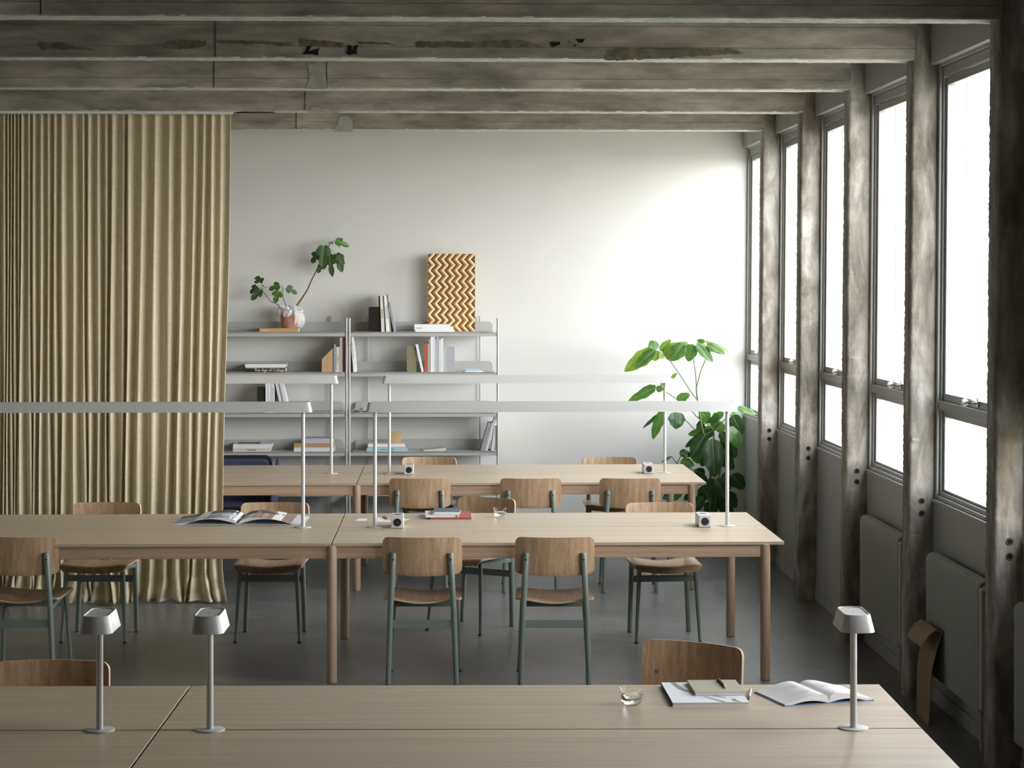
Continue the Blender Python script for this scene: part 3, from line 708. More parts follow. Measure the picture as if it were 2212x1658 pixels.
def power_block(label, x, yf, rz=0.0, pins=((0.010, 0.011), (0.010, -0.011))):
    """x: left edge of the front face, yf: the front face"""
    w, d = 0.068, 0.182
    t = thing('power_block', label, 'power socket', (x + w / 2, yf + d / 2, TZ), rz, 'white socket blocks on the tables')
    m = MB(); m.box(-w / 2, w / 2, -d / 2, d / 2, 0.002, w); c = m.build('casing', M['alu'], t, smooth=0, bevel=0.0022)
    m = MB(); m.box(-w / 2 + 0.003, w / 2 - 0.003, -d / 2 + 0.003, d / 2 - 0.003, 0, 0.002); m.build('rubber_base', M['black_rubber'], t, smooth=0)
    for nm, P, ax in (('front', (0, -d / 2, 0.034), 'y'), ('top', (0, -0.045 + 0.055, w), 'z')):
        m = MB(); n = 28; pr = [(0.0222, 0.0008), (0.0222, -0.0006), (0.0200, -0.0006), (0.0195, 0.010), (0.0, 0.010)]
        vs = []
        for r, q in pr:
            for k in range(n):
                a = 2 * PI * k / n; r_ = max(r, 1e-4)
                vs.append((P[0] + r_ * math.cos(a), P[1] + q, P[2] + r_ * math.sin(a)) if ax == 'y' else (P[0] + r_ * math.cos(a), P[1] + r_ * math.sin(a), P[2] - q))
        fs = [(i * n + k, i * n + (k + 1) % n, (i + 1) * n + (k + 1) % n, (i + 1) * n + k) for i in range(len(pr) - 1) for k in range(n)]
        m.add(vs, fs); 
        # the socket is a raised dark disc with a ring
        m2 = MB(); 
        if ax == 'y': m2.tube((P[0], P[1] - 0.0008, P[2]), (P[0], P[1] + 0.004, P[2]), 0.0222, n=32)
        else: m2.tube((P[0], P[1], P[2] + 0.0008), (P[0], P[1], P[2] - 0.004), 0.0222, n=32)
        so = m2.build('socket', M['socket'], t)
        if ax == 'y':
            for a, b in pins:
                m3 = MB(); m3.tube((P[0] + a, P[1] - 0.0014, P[2] + b), (P[0] + a, P[1] + 0.001, P[2] + b), 0.0022, n=10); m3.build('contact', M['steel'], so)
            n = 32; m4 = MB()
            for (ra, rb) in ((0.0195, 0.0222),):
                vs = []; 
                for r, q in ((ra, -0.0008), (ra, -0.0020), (rb, -0.0020), (rb, -0.0008)):
                    for k in range(n):
                        a = 2 * PI * k / n; vs.append((P[0] + r * math.cos(a), P[1] + q, P[2] + r * math.sin(a)))
                fs = [(i * n + k, i * n + (k + 1) % n, ((i + 1) % 4) * n + (k + 1) % n, ((i + 1) % 4) * n + k) for i in range(4) for k in range(n)]
                m4.add(vs, fs)
            fixn(m4.build('socket_rim', M['socket'], so))
    return t
power_block('white power block on the middle table beside the right lamp pole', 1.431, 11.777, 0)
power_block('white power block on the middle table at the foot of the left lamp pole', -0.298, 11.789, 0, ((0.004, 0.0), ))
power_block('small white power block at the left part of the back table', -0.288, 15.042, 0, ((-0.009, 0.006), (0.006, -0.007)))
power_block('small white power block near the right end of the back table', 1.434, 15.055, 0, ((-0.010, -0.006), ))

# ================================================================ CURTAIN
def curtain():
    root = thing('curtain', 'floor-length sand coloured linen curtain hanging in pleats below the beam', 'curtain', (0, 14.01, 0))
    rid = [10, 18, 25, 32, 41, 48, 63, 73, 90, 105, 119, 135, 159, 180, 192, 212, 229, 244, 268, 278, 308, 336, 367, 393, 420, 441, 458, 478]
    xs = [aty(p, 260, 14.01).x for p in rid]
    pre = [xs[0] - 0.05 - 0.028 * k for k in range(14)][::-1]; xs = pre + xs
    rn = random.Random(5)
    xr_top = -1.417
    NZ = 90; H = 3.228; K = 10
    def prof(t):               # pleat profile along one period: narrow bright ridge, broad valley
        return 0.5 + 0.5 * math.cos(2 * PI * t)
    amp = [0.017 + 0.012 * min(1, (xs[min(i + 1, len(xs) - 1)] - xs[i]) / 0.08) * rn.uniform(0.7, 1.25) for i in range(len(xs))]
    drift = [rn.gauss(0, 0.010) for _ in xs]; kick = [rn.uniform(-0.05, 0.05) for _ in xs]; kz = [rn.uniform(0.10, 0.26) for _ in xs]; kd = [rn.uniform(0.03, 0.16) for _ in xs]
    cols = []
    for i in range(len(xs)):
        nx = xs[i + 1] if i + 1 < len(xs) else xr_top + 0.0
        for q in range(K):
            cols.append((i, q / K, xs[i] + (nx - xs[i]) * q / K))
    cols.append((len(xs) - 1, 1.0, xr_top))
    vs = []; NC = len(cols)
    for j in range(NZ + 1):
        f = j / NZ; z = H * (1 - f ** 1.0)
        if f > 0.85: pass
        for (i, t, x) in cols:
            i2 = min(i + 1, len(xs) - 1)
            am = amp[i] * (1 - t) + amp[i2] * t
            dr = (drift[i] * (1 - t) + drift[i2] * t) * f ** 1.3
            sharp = prof(t) ** 1.6
            y = -am * (sharp * 2 - 0.75) * (0.75 + 0.55 * f)
            xx = x + dr + 0.011 * math.sin(7 * f + i * 1.7) * f
            xx += -0.075 * f ** 1.4 * max(0, min(1, (x + 2.4) / 1.0))       # the free edge drifts left towards the floor
            low = max(0, (kz[i] * (1 - t) + kz[i2] * t) - z)
            if low > 0:
                s = low / 0.2; y -= (kd[i] * (1 - t) + kd[i2] * t) * s ** 1.5; xx += (kick[i] * (1 - t) + kick[i2] * t) * s ** 1.3
                y += 0.012 * math.sin(40 * x + 9 * s)
            zz = max(z, 0.004 + 0.010 * (0.5 + 0.5 * math.sin(31 * x)) * (1 if z < 0.02 else 0))
            vs.append((xx, y, zz))
    m = MB(); fs = [(j * NC + k, j * NC + k + 1, (j + 1) * NC + k + 1, (j + 1) * NC + k) for j in range(NZ) for k in range(NC - 1)]
    m.add(vs, fs); c = m.build('cloth', M['linen'], root, smooth=180)
    so = c.modifiers.new('cloth_thickness', 'SOLIDIFY'); so.thickness = 0.0025; so.offset = 0
    # stitched seam, hem and heading tape
    m = MB()
    for dz in (0.0,):
        pass
    m = MB(); m.box(-3.9, xr_top + 0.012, -0.012, 0.012, 3.232, 3.249); m.build('curtain_track', M['outer_frame'], root, smooth=0)
    for k, x in enumerate(xs):
        if x > -3.1:
            m = MB(); m.box(x - 0.003, x + 0.003, -0.014, 0.0, 3.220, 3.236); m.build('glider', M['outer_frame'], root, smooth=0)
    return root
curtain()

# ================================================================ SHELVES
SY = 17.03                                        # front plane of the shelving
SB = FAR - 0.035
def zy(py, y=SY): return aty(900, py, y).z
LEV = [zy(716.5), zy(803.2), zy(890.5), zy(974.3), 0.42, 0.10]
def shelving(label, xl, xr):
    c = (xl + xr) / 2; t = thing('shelving_unit', label, 'shelf', (c, SY, 0), 0, 'open grey shelving units on the back wall')
    w = (xr - xl) / 2; top = zy(686.5); d = SB - SY; ins = 0.137
    for s in (-1, 1):
        m = MB(); m.tube((s * w, 0, 0), (s * w, 0, top), 0.0088, n=12); m.build('upright', M['upright'], t)
        m = MB(); m.tube((s * (w - ins), d, 0), (s * (w - ins), d, top + 0.012), 0.0072, n=12); m.build('upright', M['upright'], t)
    for z in LEV:
        m = MB()
        m.box(-w + 0.010, w - 0.010, -0.002, 0.004, z - 0.036, z - 0.008); m.build('front_rail', M['shelf'], t, smooth=0, bevel=0.001)
        for s in (-1, 1):
            m = MB(); a = Vector((s * w, 0, 0)); b = Vector((s * (w - ins), d, 0)); n = Vector((-(b - a).y, (b - a).x, 0)).normalized() * 0.003
            m.add([a + n + Vector((0, 0, z - 0.036)), b + n + Vector((0, 0, z - 0.036)), b - n + Vector((0, 0, z - 0.036)), a - n + Vector((0, 0, z - 0.036)),
                   a + n + Vector((0, 0, z - 0.008)), b + n + Vector((0, 0, z - 0.008)), b - n + Vector((0, 0, z - 0.008)), a - n + Vector((0, 0, z - 0.008))],
                  [(0, 3, 2, 1), (4, 5, 6, 7), (0, 1, 5, 4), (1, 2, 6, 5), (2, 3, 7, 6), (3, 0, 4, 7)])
            fixn(m.build('side_bar', M['shelf'], t, smooth=0))
        # shelf: tray with a tall rounded back lip
        m = MB(); x0, x1 = -w + 0.022, w - 0.022
        P = [(x0, 0.0), (x0 + 0.012, -0.010), (x1 - 0.012, -0.010), (x1, 0.0), (w - ins + 0.105, d - 0.008), (-w + ins - 0.105, d - 0.008)]
        m.prism(P, lambda u, v, dd: (u, v, dd), z - 0.0035, z)
        Q = []; xa, xb = -w + 0.036, w - 0.036; h = 0.082; r = 0.036
        Q += [(xa, 0), (xb, 0), (xb, h - r)]
        for k in range(1, 9): a = PI / 2 * k / 8; Q.append((xb - r + r * math.cos(a), h - r + r * math.sin(a)))
        for k in range(1, 9): a = PI / 2 * k / 8; Q.append((xa + r - r * math.sin(a), h - r + r * math.cos(a)))
        m.prism(Q, lambda u, v, dd: (u, d - 0.012 + dd, z - 0.0035 + v), 0, 0.003)
        o = fixn(m.build('shelf', M['shelf'], t, smooth=30))
    return t
XA, XM1, XM2, XB = aty(425, 700, SY).x, aty(748.2, 700, SY).x, aty(754.8, 700, SY).x, aty(1075.2, 700, SY).x
shelving('open grey steel shelving unit, left one, partly behind the linen curtain', XA, XM1)
shelving('open grey steel shelving unit, right one, holding the zigzag wood panel', XM2, XB)

def rbox(m, x0, x1, y0, y1, z0, z1, r, n=5):
    P = []
    for sx, sz, a0 in ((1, 1, 0), (0, 1, 90), (0, 0, 180), (1, 0, 270)):
        cx = x1 - r if sx else x0 + r; cz = z1 - r if sz else z0 + r
        for k in range(n + 1):
            a = math.radians(a0 + 90 * k / n); P.append((cx + r * math.cos(a), cz + r * math.sin(a)))
    m.prism(P, lambda u, v, d: (u, d, v), y0, y1)
BG = {}
def book_up(label, px0, px1, pyt, lev, cov, tilt=0.0, depth=0.21, y0=None, group='upright books on the shelves', name='book', txt=None, page='paper_warm', tsz=0.03, tz=0.5, tcol='ink', soft=False):
    """upright book with its spine to the room; px0, px1: spine edges at the foot; tilt: lean of the top to the left (metres)"""
    y0 = SY + 0.012 if y0 is None else y0
    a = aty(px0, 800, y0); b = aty(px1, 800, y0); z = LEV[lev]; zt = aty(900, pyt, y0).z
    w = b.x - a.x; h = zt - z
    ang = math.atan2(tilt, h); hh = math.hypot(h, tilt) - (w * math.sin(abs(ang)) if tilt else 0)
    t = thing(name, label, 'book', (b.x if tilt < 0 else a.x, y0, z), 0, group)
    sh = Matrix.Rotation(-ang, 4, 'Y')
    def tr(o):
        o.data.transform(Matrix.Translation((-w, 0, 0)) if tilt < 0 else Matrix.Identity(4)); o.data.transform(sh)
        mn = min(v.co.z for v in o.data.vertices); return o
    c = min(0.0022, w * 0.2)
    m = MB(); m.box(0, w, 0, c, 0, hh); m.box(0, c, c, depth, 0, hh); m.box(w - c, w, c, depth, 0, hh)
    o1 = tr(m.build('cover', cov, t, smooth=0))
    m = MB(); m.box(c, w - c, c, depth - 0.003, 0.003, hh - 0.003); o2 = tr(m.build('pages', M[page], t, smooth=0))
    mn = min(min(v.co.z for v in o.data.vertices) for o in (o1, o2)); t.location.z = z - mn
    if txt:
        p = sh @ Vector((w / 2 if tilt >= 0 else -w / 2, -0.0006, hh * tz))
        text(txt, tsz, M[tcol], t, p, (PI / 2, PI / 2 - ang if False else PI / 2 - ang, 0) if False else (sh.to_euler().to_matrix().to_4x4() @ Matrix.Rotation(PI / 2, 4, 'Y') @ Matrix.Rotation(PI / 2, 4, 'X')).to_euler(), align='CENTER')
    return t
def book_flat(label, px0, px1, pyt, pyb, lev_z, cov, depth=0.2, y0=None, group='books lying flat on the shelves', name='book', page='paper_warm', txt=None, tsz=0.018, tcol='ink', skew=0.0, tx=0.5, soft=False):
    y0 = SY + 0.010 if y0 is None else y0
    a = aty(px0, 800, y0).x; b = aty(px1, 800, y0).x
    h = aty(900, pyt, y0).z - aty(900, pyb, y0).z; w = b - a
    t = thing(name, label, 'magazine' if name == 'magazine' else 'book', (a, y0, lev_z), skew, group)
    c = min(0.0022, h * 0.2)
    m = MB()
    if soft: m.box(0, w, 0, depth, h - 0.0008, h); m.box(0, w, 0, depth, 0, 0.0008); m.box(0, w, 0, 0.001, 0.0008, h - 0.0008)
    else: m.box(0, w, 0, c, 0, h); m.box(0, w, c, depth, 0, c); m.box(0, w, c, depth, h - c, h)
    m.build('cover', cov, t, smooth=0)
    m = MB(); m.box(0.002, w - 0.002, c, depth - 0.003, c, h - c); m.build('pages', M[page], t, smooth=0)
    if txt: text(txt, tsz, M[tcol], t, (w * tx, -0.0006, h / 2), (PI / 2, 0, 0), align='CENTER')
    return t, lev_z + h
def bookend(label, px0, px1, pyt, lev, mat, side, y0=None):
    y0 = SY + 0.03 if y0 is None else y0
    a = aty(px0, 800, y0).x; b = aty(px1, 800, y0).x; z = LEV[lev]; h = aty(900, pyt, y0).z - z
    t = thing('bookend', label, 'bookend', (a, y0, z), 0, 'sheet metal bookends'); w = b - a
    m = MB(); rbox(m, 0, w, 0, 0.004, 0.0, h, 0.012); fixn(m.build('face_plate', mat, t, smooth=40))
    m = MB(); x = w if side > 0 else 0.0; m.box(x - 0.002, x + 0.002, 0.004, 0.11, 0.0, h - 0.004); m.build('side_plate', mat, t, smooth=0)
    return t
# --- top shelf, left unit
z0 = LEV[0]
book_flat('tan clothbound book lying under the potted fig', 560.5, 644, 707.5, 715.5, z0, cm(190, 155, 98), depth=0.22, txt='Menagerie', tsz=0.016, tcol='paper', tx=0.16)
# --- top shelf, right unit
bookend('dark aubergine metal bookend on the top shelf', 796, 822.6, 662.5, 0, cm(33, 14, 11, 0.45), 1)
book_up('olive-backed white book on the top shelf, next to the dark bookend', 820.5, 823.8, 638.5, 0, cm(120, 116, 98), 0.012, depth=0.2, y0=SY + 0.055)
book_up('cream-spined book leaning on the top shelf', 823.9, 830.6, 638.5, 0, cm(222, 219, 205), 0.012, txt='Seasons', tsz=0.022)
book_up('thin dark-spined book between two pale books on the top shelf', 831.3, 834.0, 638.8, 0, cm(60, 60, 55), 0.018, depth=0.2)
book_up('white book with large thin capitals down its spine, top shelf', 834.4, 842, 638.2, 0, cm(238, 240, 246), 0.020, txt='MOODS', tsz=0.030, tz=0.55, tcol='graph_grey')
book_up('olive yellow book on the top shelf, the tallest one', 842.4, 845.4, 634.8, 0, cm(160, 150, 88), 0.028)
book_up('black thin book wedged behind the blue-grey one, top shelf', 846.0, 849.4, 653.5, 0, cm(20, 20, 20), 0.036, y0=SY + 0.03)
book_up('blue-grey book leaning at the end of the top shelf row', 850.4, 855.6, 653.0, 0, cm(150, 162, 176), 0.047)
_, z = book_flat('white book at the bottom of the stack in front of the zigzag panel', 897, 979, 711.4, 715.6, z0, cm(236, 238, 240), depth=0.18)
_, z = book_flat('thick white book, middle of the stack in front of the zigzag panel', 895, 979.7, 704.6, 711.4, z, cm(240, 240, 240), depth=0.185, txt='PANE', tsz=0.020, tcol='graph_grey', tx=0.12)
_, z = book_flat('shorter white book on top of the stack in front of the zigzag panel', 895, 970, 699.6, 704.6, z, cm(244, 244, 242), depth=0.17)
# --- second shelf, left unit
z = LEV[1]
_, z = book_flat('black book with bold white spine lettering, under a white one', 530.5, 616, 794.2, 802.7, z, cm(28, 28, 30), depth=0.23, txt='The Age of Collage', tsz=0.031, tcol='paper', tx=0.60)
_, z = book_flat('thin beige book between the black book and the white one', 531.5, 614, 792.0, 794.2, z, cm(190, 176, 140), depth=0.22)
_, z = book_flat('white book on top of the black lettered book', 529.5, 617.5, 785.2, 792.0, z, cm(232, 232, 230), depth=0.24)
def wood_block():
    t = thing('wooden_block', 'wooden wedge-shaped bookend with a slanted top on the second shelf', 'bookend', (aty(694.5, 800, SY).x, SY + 0.02, LEV[1]))
    w = aty(721, 800, SY).x - aty(694.5, 800, SY).x; k = zy(775.5) - LEV[1]; h = zy(749) - LEV[1]
    m = MB(); m.prism([(0, 0), (w, 0), (w, h), (0, k)], lambda u, v, d: (u, d, v), 0.0, 0.09); fixn(m.build('block', M['light_wood'], t, smooth=0, bevel=0.002))
wood_block()
book_up('light blue book beside the wooden wedge bookend', 721.3, 726.0, 743.3, 1, cm(146, 170, 190))
book_up('cream short book, second from the wooden wedge bookend', 726.6, 733.6, 748.6, 1, cm(226, 220, 200), txt='Nordic life', tsz=0.014)
book_up('pale grey tall book beside the rust red one, second shelf', 734.3, 739.6, 728.6, 1, cm(190, 195, 200))
book_up('rust red tall book at the end of the left second shelf', 740.0, 746.2, 727.8, 1, cm(140, 62, 45))
# --- second shelf, right unit
book_up('dark brown book standing just right of the double shelf posts', 756.6, 759.2, 727.5, 1, cm(70, 48, 36))
book_up('white book with grey lettering leaning right of the double shelf posts', 763.5, 769.8, 726.4, 1, cm(240, 240, 242), 0.026, txt='Finn Juhls eksemplar', tsz=0.022, tz=0.70, tcol='graph_grey')
bookend('khaki metal bookend on the right second shelf', 879, 899, 747, 1, cm(140, 134, 104, 0.4), 1)
bookend('pale lilac-grey metal bookend on the right second shelf', 957.5, 982, 747.8, 1, cm(176, 176, 182, 0.4), -1)
book_up('white book leaning against the khaki bookend', 910.6, 915.8, 742.6, 1, cm(238, 240, 244), 0.050)
book_up('orange-red book on the right second shelf', 917.0, 923.6, 741.3, 1, cm(186, 88, 52))
book_up('thin pale blue book next to the orange-red one', 924.2, 926.2, 742.0, 1, cm(176, 196, 206))
book_up('salmon pink book next to tall white books on the second shelf', 926.7, 929.8, 731.5, 1, cm(206, 160, 128))
book_up('tallest white book in the row between the two pale bookends', 930.4, 935.6, 724.8, 1, cm(240, 242, 246))
book_up('white slim book right beside the tallest white book', 936.0, 939.2, 725.4, 1, cm(232, 235, 240))
book_up('light grey book in the row between the two pale bookends', 939.8, 943.2, 732.2, 1, cm(196, 198, 200))
book_up('blue-grey tall book in the row between the two pale bookends', 943.8, 948.0, 725.4, 1, cm(176, 184, 198))
book_up('cream book near the lilac-grey bookend', 948.6, 952.4, 733.0, 1, cm(228, 224, 212))
book_up('white book touching the lilac-grey bookend', 953.0, 957.0, 730.4, 1, cm(240, 240, 240))
_, z = book_flat('thin white booklet at the right end of the second shelf', 1004.5, 1045, 799.6, 801.0, LEV[1], cm(236, 240, 244), depth=0.15, name='booklet')
_, z = book_flat('small light blue book on the white booklet', 1006.5, 1036, 794.4, 799.6, z, cm(186, 206, 222), depth=0.12)
# --- third shelf
bookend('near-black metal bookend on the third shelf', 555.3, 573, 834.0, 2, cm(42, 40, 36, 0.4), 1)
book_up('white book standing by the near-black bookend', 573.6, 578.2, 826.0, 2, cm(238, 238, 240))
book_up('white dotted-spine book, second from the near-black bookend', 578.8, 585.2, 825.6, 2, cm(230, 230, 232))
book_up('off-white book with grey spine words on the third shelf', 585.8, 593.4, 825.6, 2, cm(226, 226, 224), txt='Johnsberry  Julie B', tsz=0.018, tz=0.55, tcol='graph_grey')
book_up('thin black book leaning left on the third shelf', 604.8, 607.4, 826.0, 2, cm(24, 24, 26), 0.050)
book_up('blue-white book leaning left on the third shelf', 607.8, 613.4, 825.0, 2, cm(212, 220, 230), 0.052)
book_up('brown-patterned book leaning left on the third shelf', 613.8, 617.4, 825.0, 2, cm(168, 140, 104), 0.052)
book_up('pale book at the end of the leaning row on the third shelf', 618.0, 624.4, 826.0, 2, cm(216, 220, 226), 0.054)
def open_leaflet():
    t = thing('magazine', 'open white magazine lying at the left of the right third shelf', 'magazine', (aty(775, 885, SY).x, SY + 0.12, LEV[2]), 0.15)
    for s in (-1, 1):
        m = MB(); m.shell(lambda u, v: ((s * u * 0.075, (v - 0.5) * 0.17, 0.004 + 0.030 * math.sin(u * PI) * (1 - u * 0.4)), (0, 0, 1)), 10, 2, 0.002); m.build('page', M['paper'], t)
open_leaflet()
# --- fourth shelf
z = LEV[3]
_, z = book_flat('beige book under the picture magazine, lowest visible shelf on the left', 503, 583.5, 967.0, 974.2, z, cm(206, 200, 184), depth=0.22, txt='Handbook', tsz=0.017, tx=0.5)
mg, z = book_flat('white magazine with a brown and red cover picture', 503.2, 586, 958.2, 967.0, z, cm(228, 228, 232), depth=0.24, name='magazine', soft=True)
m = MB(); m.box(0.03, 0.21, 0.03, 0.22, aty(900, 958.2, SY + .01).z - aty(900, 967, SY + .01).z, aty(900, 958.2, SY + .01).z - aty(900, 967, SY + .01).z + 0.0006); m.build('cover_picture', cm(122, 96, 66), mg, smooth=0)
m = MB(); h = aty(900, 958.2, SY + .01).z - aty(900, 967, SY + .01).z; m.prism([(0.15, 0.03), (0.21, 0.03), (0.21, 0.22), (0.19, 0.22)], lambda u, v, d: (u, v, h + d), 0.0006, 0.0011); fixn(m.build('cover_picture', cm(120, 62, 50), mg, smooth=0))
z = LEV[3]
_, z = book_flat('white thick book, bottom of the stack behind the lamp pole', 635, 722, 965.6, 974.2, z, cm(214, 214, 216), depth=0.22)
_, z = book_flat('tan wood-coloured box file, middle of the stack behind the lamp pole', 635, 720.5, 956.6, 965.6, z, cm(182, 146, 106), depth=0.2)
_, z = book_flat('light grey book, top of the stack behind the lamp pole', 657.6, 719.5, 946.0, 956.6, z, cm(186, 186, 190), depth=0.19)
z = LEV[3]
_, z = book_flat('light blue book under a white one on the right fourth shelf', 792, 880, 967.2, 974.2, z, cm(164, 196, 210), depth=0.22, txt='FORMA          ND', tsz=0.014)
_, z = book_flat('thin grey book between the light blue and the white book', 795, 877.5, 964.4, 967.2, z, cm(190, 192, 194), depth=0.2)
_, zt = book_flat('white book on top of the light blue one, right fourth shelf', 795, 874.5, 958.6, 964.4, z, cm(236, 238, 240), depth=0.2)
t = thing('wooden_block', 'small square wooden block standing on the white book, right fourth shelf', 'ornament', (aty(855.5, 950, SY + 0.08).x, SY + 0.08, zt))
m = MB(); hw = 0.040; m.box(-hw, hw, 0, 0.025, 0, aty(900, 932, SY + 0.08).z - zt); m.build('block', M['light_wood'], t, smooth=0, bevel=0.0015)
t = thing('notebook', 'thin beige softcover notebook lying open-edged on the fourth shelf', 'notebook', (aty(938, 970, SY + 0.06).x, SY + 0.07, LEV[3]), 0.05)
m = MB(); m.prism([(-0.090, 0.0), (0.080, 0.0), (0.098, 0.016), (0.085, 0.026), (-0.095, 0.008)], lambda u, v, d: (u, d, v), -0.05, 0.10); fixn(m.build('cover', cm(196, 188, 176), t, smooth=0, bevel=0.002))
m = MB(); m.box(-0.086, 0.076, -0.0505, -0.048, 0.003, 0.008); m.build('pages', M['paper_warm'], t, smooth=0)
book_up('grey ribbed book leaning right at the end of the fourth shelf', 1037.5, 1043.5, 912.5, 3, cm(150, 152, 156), -0.066)
book_up('grey slim book leaning right beside the ribbed one', 1044.2, 1047.4, 912.5, 3, cm(176, 178, 182), -0.066)
book_up('white tall magazine sticking up from the leaning row, fourth shelf', 1048.4, 1053.0, 899.5, 3, cm(222, 224, 228), -0.076, depth=0.23)
book_up('white book with a small logo near the last shelf post, fourth shelf', 1061.0, 1069.5, 917.8, 3, cm(240, 242, 242), -0.026, txt='7', tsz=0.02, tz=0.1)
book_up('thin lime-edged book at the very end of the fourth shelf', 1070.6, 1073.0, 920.0, 3, cm(206, 212, 150), -0.010)

# --- zigzag relief panel leaning on the wall
def zigzag():
    y = SY + 0.19; a = aty(924.5, 700, y); b = aty(1026, 700, y); w = b.x - a.x; z0 = LEV[0]; h = aty(900, 548, y).z - z0
    t = thing('zigzag_panel', 'wooden relief panel of light and dark brown zigzag strips on the top shelf', 'wall panel', (a.x, y, z0), 0)
    m = MB(); m.box(0, w, 0.012, 0.030, 0, h); m.build('backing_board', M['art_light'], t, smooth=0)
    per = w / 6.97; pz = h * 23.55 / 165.0; amp = per * 0.74
    def zig(z):
        q = ((h - z) / pz + 0.49 / 2 + 0.25) % 1.0
        return amp * (1 - abs(2 * q - 1) * 1.0)
    # breakpoints of the zigzag
    zs = sorted({0.0, h} | {max(0, min(h, h - pz * (k / 2 - 0.495 - 0.0))) for k in range(0, 18)})
    def strip(x0, x1, d0, d1, mat, name):
        V = []; ok = []
        L = []
        for z in zs:
            o = zig(z) ; xa = min(max(x0 + o, 0), w); xb = min(max(x1 + o, 0), w); L.append((xa, xb, z))
        m = MB(); made = False
        # clip by sampling finer so edges stay inside the board
        ZZ = []
        for i in range(len(zs) - 1):
            for q in range(6): ZZ.append(zs[i] + (zs[i + 1] - zs[i]) * q / 6)
        ZZ.append(zs[-1])
        for i in range(len(ZZ) - 1):
            za, zb = ZZ[i], ZZ[i + 1]
            oa, ob = zig(za), zig(zb)
            c = lambda v: min(max(v, 0), w)
            p = [(c(x0 + oa), za), (c(x1 + oa), za), (c(x1 + ob), zb), (c(x0 + ob), zb)]
            if p[1][0] - p[0][0] < 1e-5 and p[2][0] - p[3][0] < 1e-5: continue
            made = True
            m.add([(p[0][0], d0, za), (p[1][0], d1, za), (p[2][0], d1, zb), (p[3][0], d0, zb), (p[0][0], 0.013, za), (p[1][0], 0.013, za), (p[2][0], 0.013, zb), (p[3][0], 0.013, zb)],
                  [(0, 1, 2, 3), (0, 3, 7, 4), (1, 5, 6, 2)] + ([(0, 4, 5, 1)] if i == 0 else []) + ([(3, 2, 6, 7)] if i == len(ZZ) - 2 else []))
        if made: m.build(name, mat, t, smooth=0)
    for k in range(-2, 8):
        x = k * per - per * 0.12
        strip(x, x + per * 0.24, 0.002, -0.001, M['art_light'], 'light_strip')
        strip(x + per * 0.24, x + per * 0.46, -0.001, 0.008, M['art_light'], 'light_strip')
        strip(x + per * 0.46, x + per * 0.74, 0.0085, 0.0045, M['art_dark'] , 'dark_strip')
        strip(x + per * 0.74, x + per * 1.0, 0.0045, 0.002, M['art_brown'], 'brown_strip')
    return t
zigzag()

# ================================================================ PLANTS
def leaf(parent, B, T, wid, kind='long', mat='leaf_mid', nrm=None, droop=0.10, fold=0.12, seed=0, wave=0.02):
    """B: base, T: tip (world); leaf blade as its own object under parent (parent sits at an unrotated place)"""
    rn = random.Random(seed); B = Vector(B); T = Vector(T); Y = T - B; L = Y.length; Y.normalize()
    n = Vector(nrm if nrm else (rn.uniform(-0.35, 0.35), -0.9, rn.uniform(0.25, 0.7)))
    n = (n - Y * n.dot(Y)).normalized(); X = Y.cross(n).normalized()
    out = []
    if kind == 'long':
        K = 16
        for k in range(K + 1):
            t = k / K; w = wid * (math.sin(PI * min(1, t ** 0.82)) ** 0.62) * (1 - 0.25 * t); out.append((w / 2 * (1 + wave * 3 * math.sin(t * 19 + seed)), t * L))
    else:
        base = [(0, 0), (0.10, -0.05), (0.25, -0.04), (0.38, 0.06), (0.47, 0.20), (0.49, 0.33), (0.42, 0.42), (0.30, 0.43), (0.20, 0.40), (0.22, 0.50), (0.27, 0.62), (0.26, 0.76), (0.17, 0.89), (0.06, 0.97), (0.0, 1.0)]
        for x, y in base: out.append((x * wid * (1 + 0.06 * math.sin(9 * y + seed)), y * L))
    mids = [0.0]
    for k in range(1, len(out)): mids.append(max(mids[-1] + L * 0.012, min(out[k][1], L)))
    mids = [q * L / mids[-1] for q in mids]
    m = MB(); NV = 4
    def P(x, y, s):
        t = max(0, min(1, y / L)); a = abs(x)
        h = -droop * L * t * t + fold * a - 0.9 * a * a / max(wid, 0.01) * 0.55 + wave * L * math.sin(t * 14 + s * 2 + seed) * (a / max(wid, 0.01))
        return B + Y * (y - droop * 0.25 * L * t * t) + X * x + n * h
    for s in (-1, 1):
        vs = []; fs = []
        for k in range(len(out)):
            for q in range(NV + 1):
                f = q / NV; x = out[k][0] * f; y = mids[k] + (out[k][1] - mids[k]) * f; vs.append(P(s * x, y, s))
        for k in range(len(out) - 1):
            for q in range(NV):
                a = k * (NV + 1) + q; quad = (a, a + 1, a + NV + 2, a + NV + 1); fs.append(quad if s > 0 else quad[::-1])
        m.add(vs, fs, 0)
    vs = []; fs = []                                     # raised midrib
    for k in range(len(mids)):
        r = 0.012 * wid + 0.0008; r *= (1 - 0.7 * k / len(mids))
        for x, h in ((-r, 0.0006), (0, 0.0006 + r * 0.8), (r, 0.0006)): vs.append(P(x, mids[k], 1) + n * h)
    for k in range(len(mids) - 1):
        for q in range(2): a = k * 3 + q; fs.append((a, a + 1, a + 4, a + 3))
    m.add(vs, fs, 1)
    vs = [Vector(p) - parent.location for p in m.v]; m.v = [tuple(p) for p in vs]
    return m.build('leaf', [M[mat], M['leaf_vein']], parent, smooth=60)
